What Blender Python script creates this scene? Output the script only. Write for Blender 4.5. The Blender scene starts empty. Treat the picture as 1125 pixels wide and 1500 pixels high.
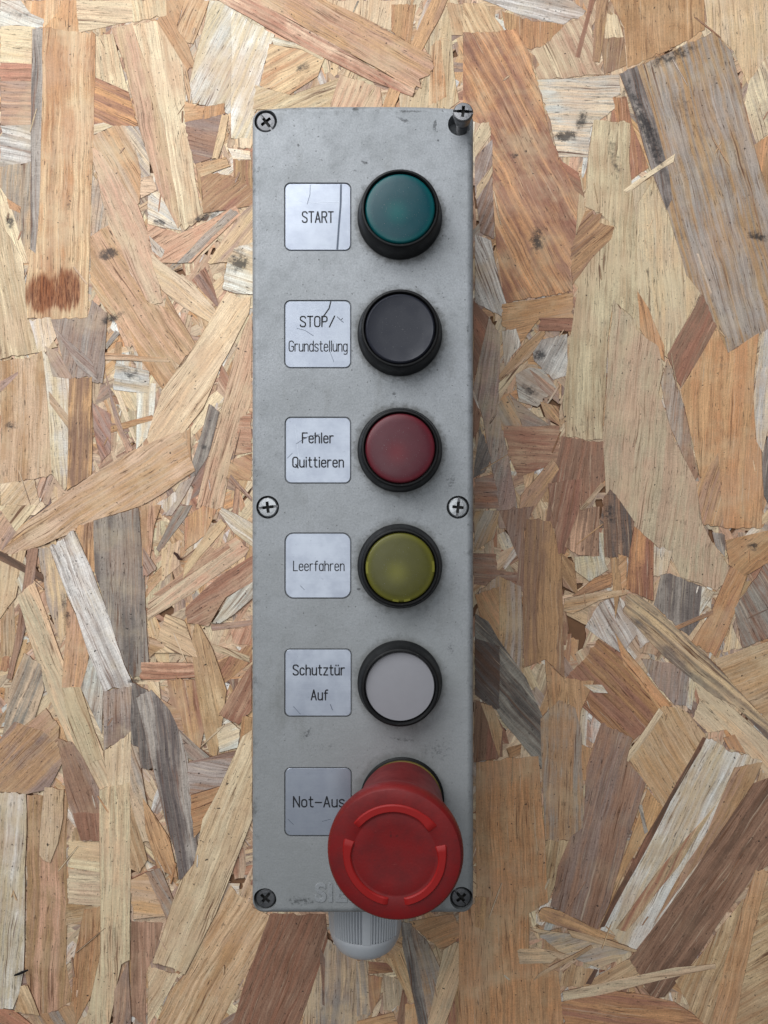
import bpy, bmesh, math, random
from math import sin, cos, pi, radians, atan2, hypot, floor
from mathutils import Vector, Matrix

S = bpy.context.scene
COL = S.collection
rnd = random.Random(11)

# ------------------------------------------------------------------ camera
F_PX = 1083.0            # focal length in pixels of the 1125 x 1500 picture
DIST = 0.332             # camera above the board
LID = 0.062              # lid surface above the board
cam_d = bpy.data.cameras.new('camera')
cam_d.sensor_fit = 'VERTICAL'
cam_d.sensor_height = 36.0
cam_d.sensor_width = 27.0
cam_d.lens = 36.0 * F_PX / 1500.0
cam_d.clip_start = 0.01
cam_d.clip_end = 50.0
cam_d.dof.use_dof = True
cam_d.dof.focus_distance = 0.285
cam_d.dof.aperture_fstop = 26.0
cam = bpy.data.objects.new('camera', cam_d)
COL.objects.link(cam)
cam.location = (0, 0, DIST)
S.camera = cam

# ------------------------------------------------------------------ light
W = bpy.data.worlds.new('World'); S.world = W
W.use_nodes = True
bg = W.node_tree.nodes['Background']
bg.inputs[0].default_value = (0.80, 0.90, 1.0, 1)
bg.inputs[1].default_value = 0.10

def area(name, loc, target, size, size_y, power, color):
    d = bpy.data.lights.new(name, 'AREA')
    d.shape = 'RECTANGLE'; d.size = size; d.size_y = size_y
    d.energy = power; d.color = color
    o = bpy.data.objects.new(name, d); COL.objects.link(o)
    o.location = loc
    o.rotation_euler = (Vector(target) - Vector(loc)).to_track_quat('-Z', 'Y').to_euler()
    return o
area('key_light', (-0.31, 0.50, 0.52), (-0.02, 0.06, 0.03), 0.80, 0.62, 7.0, (0.96, 0.98, 1.0))  # unseen key lamp, added close by for falloff across the board
area('overhead_fill_light', (-0.15, 0.05, 1.5), (0, 0, 0), 0.9, 0.7, 4.0, (0.95, 0.98, 1.0))  # added overhead fill, placed so the label plates reflect it

S.view_settings.view_transform = 'Standard'
S.view_settings.look = 'None'
S.view_settings.gamma = 1
S.view_settings.exposure = 0.0

# ------------------------------------------------------------------ helpers
def P(px, py, h):
    k = (DIST - h) / F_PX
    return ((px - 562.5) * k, -(py - 750.0) * k)
PXL = (DIST - LID) / F_PX      # metres per pixel on the lid

def lin(c):
    c = c / 255.0
    return c / 12.92 if c <= 0.04045 else ((c + 0.055) / 1.055) ** 2.4
def rgb(r, g, b):
    return (lin(r), lin(g), lin(b), 1.0)

def link(name, me, mat=None, parent=None, loc=(0, 0, 0)):
    o = bpy.data.objects.new(name, me)
    COL.objects.link(o)
    if mat is not None:
        for m in (mat if isinstance(mat, (list, tuple)) else [mat]):
            me.materials.append(m)
    o.parent = parent
    o.location = loc
    return o

def bm_obj(name, bm, mat=None, parent=None, loc=(0, 0, 0), smooth=None):
    me = bpy.data.meshes.new(name)
    bmesh.ops.recalc_face_normals(bm, faces=bm.faces[:])
    bm.to_mesh(me); bm.free()
    if smooth:
        me.polygons.foreach_set('use_smooth', [True] * len(me.polygons))
        me.set_sharp_from_angle(angle=radians(smooth))
    return link(name, me, mat, parent, loc)

def rings(bm, rs, cap0=True, cap1=True, closed=True):
    """skin a list of rings (lists of points, all the same length)"""
    vs = [[bm.verts.new(p) for p in r] for r in rs]
    n = len(rs[0])
    for a, b in zip(vs, vs[1:]):
        for i in range(n if closed else n - 1):
            j = (i + 1) % n
            bm.faces.new((a[i], a[j], b[j], b[i]))
    if cap0: bm.faces.new(list(reversed(vs[0])))
    if cap1: bm.faces.new(vs[-1])
    return vs

def lathe(bm, prof, n=64, cap0=True, cap1=True, axis='Z', off=(0, 0, 0)):
    rs = []
    for r, z in prof:
        ring = []
        for i in range(n):
            a = 2 * pi * i / n
            x, y = r * cos(a), r * sin(a)
            p = (x, y, z) if axis == 'Z' else (x, -z, y)
            ring.append((p[0] + off[0], p[1] + off[1], p[2] + off[2]))
        rs.append(ring)
    return rings(bm, rs, cap0, cap1)

def rrect(w, h, r, z, n=6, bow=0.0):
    pts = []
    for cx, cy, a0 in ((w/2-r, h/2-r, 0), (-w/2+r, h/2-r, 90), (-w/2+r, -h/2+r, 180), (w/2-r, -h/2+r, 270)):
        for i in range(n + 1):
            a = radians(a0 + 90 * i / n)
            pts.append((cx + r * cos(a), cy + r * sin(a), z))
        if a0 == 0 and bow:
            for k in range(1, 12):
                t = k / 12.0
                x = (w/2 - r) * (1 - 2 * t)
                pts.append((x, h/2 + bow * (1 - (1 - 2 * t) ** 4), z))
    return pts

def boolean(o, cutters, op='DIFFERENCE', transfer=False):
    for c in cutters:
        m = o.modifiers.new('cut', 'BOOLEAN'); m.operation = op; m.object = c; m.solver = 'EXACT'
        if transfer: m.material_mode = 'TRANSFER'
    dg = bpy.context.evaluated_depsgraph_get()
    me = bpy.data.meshes.new_from_object(o.evaluated_get(dg))
    o.modifiers.clear()
    old = o.data
    o.data = me
    me.name = o.name
    for c in cutters:
        bpy.data.objects.remove(c)
    return o

# ------------------------------------------------------------------ node helpers
SPOT_NOISE = 3.6
class NT:
    def __init__(s, name):
        s.m = bpy.data.materials.new(name); s.m.use_nodes = True
        s.t = s.m.node_tree
        s.b = s.t.nodes['Principled BSDF']
    def n(s, typ, **kw):
        nd = s.t.nodes.new(typ)
        for k, v in kw.items(): setattr(nd, k, v)
        return nd
    def L(s, a, b): s.t.links.new(a, b)
    def put(s, sock, v):
        if isinstance(v, bpy.types.NodeSocket): s.L(v, sock)
        else: sock.default_value = v
    def math(s, op, a, b=0.0, c=0.0, clamp=False):
        nd = s.n('ShaderNodeMath', operation=op, use_clamp=clamp)
        s.put(nd.inputs[0], a); s.put(nd.inputs[1], b)
        if op in ('MULTIPLY_ADD', 'WRAP', 'SMOOTH_MIN'): s.put(nd.inputs[2], c)
        return nd.outputs[0]
    def vmul(s, v, k):
        nd = s.n('ShaderNodeVectorMath', operation='MULTIPLY')
        s.put(nd.inputs[0], v); s.put(nd.inputs[1], k); return nd.outputs[0]
    def vadd(s, v, k):
        nd = s.n('ShaderNodeVectorMath', operation='ADD')
        s.put(nd.inputs[0], v); s.put(nd.inputs[1], k); return nd.outputs[0]
    def noise(s, v, scale=1.0, detail=3.0, rough=0.55, dist=0.0):
        nd = s.n('ShaderNodeTexNoise'); s.put(nd.inputs['Vector'], v)
        nd.inputs['Scale'].default_value = scale; nd.inputs['Detail'].default_value = detail
        nd.inputs['Roughness'].default_value = rough; nd.inputs['Distortion'].default_value = dist
        return nd.outputs['Fac']
    def ramp(s, f, a, b, lo=0.0, hi=1.0):
        nd = s.n('ShaderNodeMapRange'); nd.interpolation_type = 'SMOOTHSTEP'
        s.put(nd.inputs[0], f); s.put(nd.inputs[1], a); s.put(nd.inputs[2], b)
        s.put(nd.inputs[3], lo); s.put(nd.inputs[4], hi); return nd.outputs[0]
    def mix(s, f, a, b, mode='MIX'):
        nd = s.n('ShaderNodeMix', data_type='RGBA', blend_type=mode)
        s.put(nd.inputs[0], f); s.put(nd.inputs[6], a); s.put(nd.inputs[7], b)
        return nd.outputs[2]
    def bump(s, h, strength, dist, normal=None):
        nd = s.n('ShaderNodeBump'); s.put(nd.inputs['Height'], h)
        nd.inputs['Strength'].default_value = strength; nd.inputs['Distance'].default_value = dist
        if normal is not None: s.L(normal, nd.inputs['Normal'])
        return nd.outputs['Normal']
    def spots(s, pos, spots, noise, amp=1.0):
        """sum of soft elliptical patches (x, y, rx, ry, angle, strength) on the plane of pos, broken up by noise"""
        total = None
        for x, y, rx, ry, ang, st in spots:
            mp = s.n('ShaderNodeMapping', vector_type='TEXTURE')
            s.L(pos, mp.inputs[0])
            mp.inputs['Location'].default_value = (x, y, 0)
            mp.inputs['Rotation'].default_value = (0, 0, ang)
            mp.inputs['Scale'].default_value = (rx, ry, 1)
            ln = s.n('ShaderNodeVectorMath', operation='LENGTH')
            flat = s.vmul(mp.outputs[0], (1, 1, 0))
            s.L(flat, ln.inputs[0])
            v = s.ramp(ln.outputs['Value'], 1.0, 0.0, 0.0, st)
            total = v if total is None else s.math('MAXIMUM', total, v)
        return s.ramp(s.math('ADD', total, s.math('MULTIPLY', s.math('SUBTRACT', noise, 0.5), s.math('MULTIPLY', total, SPOT_NOISE * amp, clamp=False))), 0.40, 0.95)

def simple(name, col, rough=0.5, metal=0.0, spec=0.5, var=0.1, nscale=900.0, bump=0.0, coat=0.0, trans=0.0, dirt=0.0, ior=1.45, sss=0.0):
    t = NT(name)
    tc = t.n('ShaderNodeTexCoord').outputs['Object']
    f = t.noise(tc, nscale, 4.0)
    g = t.noise(tc, nscale * 0.12, 3.0)
    dark = tuple(c * (1 - var * 2.2) for c in col[:3]) + (1,)
    lite = tuple(min(1, c * (1 + var)) for c in col[:3]) + (1,)
    c = t.mix(t.math('ADD', t.math('MULTIPLY', f, 0.5), t.math('MULTIPLY', g, 0.5)), dark, lite)
    if 'plastic' in name:
        sc1 = t.noise(t.vmul(t.vadd(tc, (7, 3, 1)), (500, 6500, 500)), 1.0, 3.0, 0.6)
        c = t.mix(t.ramp(sc1, 0.68, 0.78, 0.0, 0.25), c, (0.35, 0.35, 0.36, 1))
        du = t.noise(tc, 2300.0, 2.0, 0.5)
        c = t.mix(t.ramp(du, 0.70, 0.78, 0.0, 0.35), c, (0.40, 0.38, 0.35, 1))
    if dirt:
        d = t.ramp(t.noise(tc, nscale * 0.35, 6.0, 0.7), 0.56, 0.75, 0.0, dirt)
        c = t.mix(d, c, (0.03, 0.028, 0.025, 1))
    t.L(c, t.b.inputs['Base Color'])
    t.L(t.ramp(g, 0.3, 0.7, max(0.02, rough - 0.08), rough + 0.1), t.b.inputs['Roughness'])
    t.b.inputs['Metallic'].default_value = metal
    t.b.inputs['Specular IOR Level'].default_value = spec
    t.b.inputs['Coat Weight'].default_value = coat
    t.b.inputs['Transmission Weight'].default_value = trans
    t.b.inputs['IOR'].default_value = ior
    if bump: t.L(t.bump(f, bump, 0.0002), t.b.inputs['Normal'])
    return t.m

# ------------------------------------------------------------------ strand board
board = bpy.data.objects.new('strand_board', None)
COL.objects.link(board)
board['kind'] = 'structure'
board['label'] = 'strand board of pressed pale, orange and brown wood strands beneath the grey control box'

def wood_material():
    t = NT('pressed_wood_strands')
    tc = t.n('ShaderNodeTexCoord'); tc.object = board
    pos = tc.outputs['Object']
    uv = t.n('ShaderNodeUVMap', uv_map='grain').outputs[0]
    A = t.n('ShaderNodeAttribute', attribute_name='tone_a').outputs['Color']
    B = t.n('ShaderNodeAttribute', attribute_name='tone_b').outputs['Color']
    tr = t.n('ShaderNodeAttribute', attribute_name='traits')
    sep = t.n('ShaderNodeSeparateXYZ'); t.L(tr.outputs['Vector'], sep.inputs[0])
    bands, fuzz, seed = sep.outputs
    # gently wandering grain coordinate
    wob = t.noise(t.vmul(uv, (28, 60, 1)), 1.0, 2.0)
    sx = t.n('ShaderNodeSeparateXYZ'); t.L(uv, sx.inputs[0])
    v2 = t.math('ADD', sx.outputs[1], t.math('MULTIPLY', wob, 0.0045))
    cx = t.n('ShaderNodeCombineXYZ'); t.L(sx.outputs[0], cx.inputs[0]); t.L(v2, cx.inputs[1]); t.L(seed, cx.inputs[2])
    g = cx.outputs[0]
    broad = t.noise(t.vmul(g, (9, 170, 5)), 1.0, 2.0)
    mid = t.noise(t.vmul(g, (16, 430, 7)), 1.0, 7.0, 0.78)
    fine = t.noise(t.vmul(g, (60, 1300, 11)), 1.0, 6.0, 0.85)
    dash = t.noise(t.vmul(g, (230, 2200, 13)), 1.0, 2.0, 0.5)
    cross = t.noise(t.vmul(g, (2600, 260, 3)), 1.0, 3.0, 0.6)
    blotch = t.noise(pos, 75.0, 5.0, 0.6)
    fleck = t.noise(pos, 1500.0, 3.0, 0.6)
    pit = t.noise(pos, 620.0, 3.0, 0.5)
    # growth rings
    ph = t.math('ADD', t.math('MULTIPLY', v2, 1900.0), t.math('MULTIPLY', broad, 16.0))
    ring = t.math('MULTIPLY_ADD', t.math('SINE', ph), 0.5, 0.5)
    ring = t.math('POWER', ring, 2.2)
    ring = t.math('MULTIPLY', ring, bands)
    f = t.math('ADD', t.math('MULTIPLY', broad, 0.75), t.math('MULTIPLY', mid, 0.45))
    f = t.math('ADD', f, t.math('MULTIPLY', t.math('SUBTRACT', blotch, 0.5), 0.35))
    f = t.ramp(f, 0.52, 0.70)
    f = t.math('MAXIMUM', f, t.math('MULTIPLY', ring, 0.85))
    c = t.mix(f, A, B)
    # brightness of fibres
    k = t.math('ADD', t.math('MULTIPLY', t.math('SUBTRACT', fine, 0.5), 1.7), t.math('MULTIPLY', t.math('SUBTRACT', mid, 0.5), 1.0))
    k = t.math('ADD', k, t.math('MULTIPLY', t.math('SUBTRACT', fleck, 0.5), 0.75))
    k = t.math('ADD', k, t.math('MULTIPLY', t.math('SUBTRACT', blotch, 0.5), 0.45))
    k = t.math('SUBTRACT', k, t.math('MULTIPLY', ring, 0.16))
    cr = t.math('MULTIPLY', t.math('SUBTRACT', cross, 0.5), t.math('MULTIPLY', fuzz, 0.9))
    k = t.math('ADD', t.math('ADD', k, cr), 1.03)
    kk = t.n('ShaderNodeCombineColor'); 
    for i in range(3): t.L(k, kk.inputs[i])
    c = t.mix(1.0, c, kk.outputs[0], 'MULTIPLY')
    # rusty streaks of resin-soaked fibre
    st = t.ramp(t.noise(t.vmul(g, (22, 900, 17)), 1.0, 3.0, 0.6), 0.60, 0.74, 0.0, 0.5)
    c = t.mix(st, c, rgb(150, 96, 62))
    # thin wandering late-wood lines
    rn = t.noise(t.vmul(g, (8, 330, 23)), 1.0, 3.0, 0.6)
    rl = t.ramp(t.math('ABSOLUTE', t.math('SUBTRACT', t.math('FRACT', t.math('MULTIPLY', rn, 5.0)), 0.5)), 0.0, 0.11, 1.0, 0.0)
    rl = t.math('MULTIPLY', rl, t.ramp(fine, 0.38, 0.6, 0.15, 0.85))
    c = t.mix(rl, c, t.mix(0.5, B, rgb(128, 84, 58)))
    # pinkish and straw drifts that run on from strand to strand
    sc_ = t.n('ShaderNodeSeparateColor'); t.L(A, sc_.inputs[0])
    pale = t.ramp(sc_.outputs[1], 0.16, 0.42)
    c = t.mix(t.math('MULTIPLY', pale, t.ramp(t.noise(t.vadd(pos, (9, 4, 0)), 38.0, 5.0, 0.6), 0.42, 0.68, 0.0, 0.40)), c, rgb(214, 176, 146))
    c = t.mix(t.math('MULTIPLY', pale, t.ramp(t.noise(t.vadd(pos, (1, 7, 0)), 52.0, 5.0, 0.6), 0.46, 0.70, 0.0, 0.42)), c, rgb(230, 208, 170))
    # crisp dark fibre lines
    hl = t.noise(t.vmul(g, (26, 1150, 31)), 1.0, 3.0, 0.7)
    hm = t.ramp(t.noise(t.vmul(g, (30, 120, 37)), 1.0, 3.0, 0.6), 0.40, 0.66)
    c = t.mix(t.math('MULTIPLY', t.ramp(hl, 0.56, 0.64, 0.0, 0.95), hm), c, rgb(112, 76, 54))
    c = t.mix(t.ramp(hl, 0.40, 0.30, 0.0, 0.45), c, rgb(232, 212, 184))
    # scuffs that cross the fibres
    sf = t.noise(t.vmul(pos, (900, 70, 1)), 1.0, 4.0, 0.7)
    c = t.mix(t.ramp(sf, 0.66, 0.76, 0.0, 0.35), c, rgb(236, 226, 208))
    # dark pore dashes
    d = t.math('MULTIPLY', t.ramp(dash, 0.63, 0.71, 0.0, 0.85), t.ramp(t.noise(pos, 95.0, 5.0, 0.7), 0.36, 0.62, 0.05, 1.0))
    c = t.mix(d, c, rgb(70, 52, 42))
    # pinprick dirt
    d2 = t.ramp(pit, 0.685, 0.725, 0.0, 0.9)
    c = t.mix(d2, c, rgb(52, 44, 40))
    # grey weathering in drifts
    wz = t.ramp(t.noise(t.vadd(pos, (3.1, 0, 0)), 42.0, 6.0, 0.65), 0.60, 0.78, 0.0, 0.25)
    c = t.mix(t.math('MULTIPLY', wz, pale), c, rgb(128, 122, 120))
    # mould blooms where the photograph has them
    sm = []
    for x, y, rx, ry, a, s_ in MOULD:
        X, Y = P(x, y, 0.0); sc = DIST / F_PX
        sm.append((X, Y, rx * 1.35 * sc, ry * 1.35 * sc, -radians(a), s_ * 1.12))
    nz = t.noise(pos, 330.0, 8.0, 0.8)
    c = t.mix(t.math('MULTIPLY', t.spots(pos, sm, nz), 0.85), c, rgb(48, 46, 48))
    # the burnt-brown resin stain
    X, Y = P(80, 428, 0)
    nz2 = t.noise(t.vmul(pos, (900, 60, 1)), 1.0, 4.0, 0.6)
    sc = DIST / F_PX
    stains = [(P(60,430,0)[0], P(60,430,0)[1], 40*sc, 52*sc, 0, 1.5), (P(98,424,0)[0], P(98,424,0)[1], 38*sc, 56*sc, 0, 1.5), (P(82,436,0)[0], P(82,436,0)[1], 60*sc, 30*sc, 0, 1.3)]
    stn = t.spots(pos, stains, nz2, 0.55)
    c = t.mix(t.math('MULTIPLY', stn, 0.75), c, rgb(158, 84, 36))
    nz3 = t.noise(t.vmul(pos, (1500, 150, 1)), 1.0, 5.0, 0.75)
    c = t.mix(t.math('MULTIPLY', stn, t.ramp(nz3, 0.42, 0.62, 0.1, 0.9)), c, rgb(84, 36, 12))
    t.L(c, t.b.inputs['Base Color'])
    t.L(t.ramp(mid, 0.3, 0.7, 0.50, 0.72), t.b.inputs['Roughness'])
    t.b.inputs['Specular IOR Level'].default_value = 0.35
    h = t.math('ADD', t.math('MULTIPLY', fine, 0.6), t.math('MULTIPLY', mid, 0.9))
    h = t.math('SUBTRACT', h, t.math('MULTIPLY', d, 0.5))
    h = t.math('ADD', h, t.math('MULTIPLY', blotch, 1.2))
    t.L(t.bump(h, 0.9, 0.00028), t.b.inputs['Normal'])
    return t.m

# mould blooms: px, py, rx, ry (px), angle, strength
MOULD = [
    (341, 111, 9, 8, 0, .55), (233, 326, 14, 8, 10, .9), (159, 372, 26, 14, -15, .9), (300, 318, 46, 9, -18, .8),
    (350, 385, 26, 22, 0, .85), (15, 324, 10, 18, -15, .9), (445, 98, 22, 14, -20, .65), (830, 199, 26, 12, 0, 1.05),
    (852, 176, 14, 24, 20, .8), (787, 352, 20, 34, 10, .75), (790, 520, 16, 16, 0, .8), (775, 572, 26, 20, 30, .65),
    (192, 549, 34, 22, 0, .62), (164, 466, 30, 12, -25, .8), (893, 752, 14, 26, 0, .7), (15, 623, 22, 14, 0, .62),
    (1110, 345, 32, 14, 10, .75), (199, 997, 18, 6, 0, .9), (1103, 801, 13, 9, 10, .95), (918, 130, 16, 40, 18, .6),
    (300, 655, 16, 10, 0, .6), (754, 228, 10, 8, 0, .8), (350, 372, 16, 40, 0, .55), (900, 230, 16, 60, -15, .6),
    (30, 20, 60, 18, 10, .5), (1058, 530, 12, 36, 0, .5), (98, 900, 10, 60, -12, .6),
    (948, 190, 120, 17, 68, .8), (985, 82, 70, 16, -22, .75), (1000, 150, 60, 26, 60, .5), (560, 40, 120, 7, 25, .45), (100, 300, 8, 60, 3, .5),
]

TONE = {'w': (232, 227, 218), 'c': (228, 207, 173), 'y': (222, 190, 151), 't': (200, 158, 116), 'o': (202, 151, 108),
        'p': (206, 164, 136), 'n': (218, 188, 158), 'b': (162, 126, 104), 'r': (172, 122, 99), 'g': (172, 161, 151),
        'k': (112, 103, 98), 'm': (162, 137, 125), 'd': (110, 84, 69)}

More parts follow.
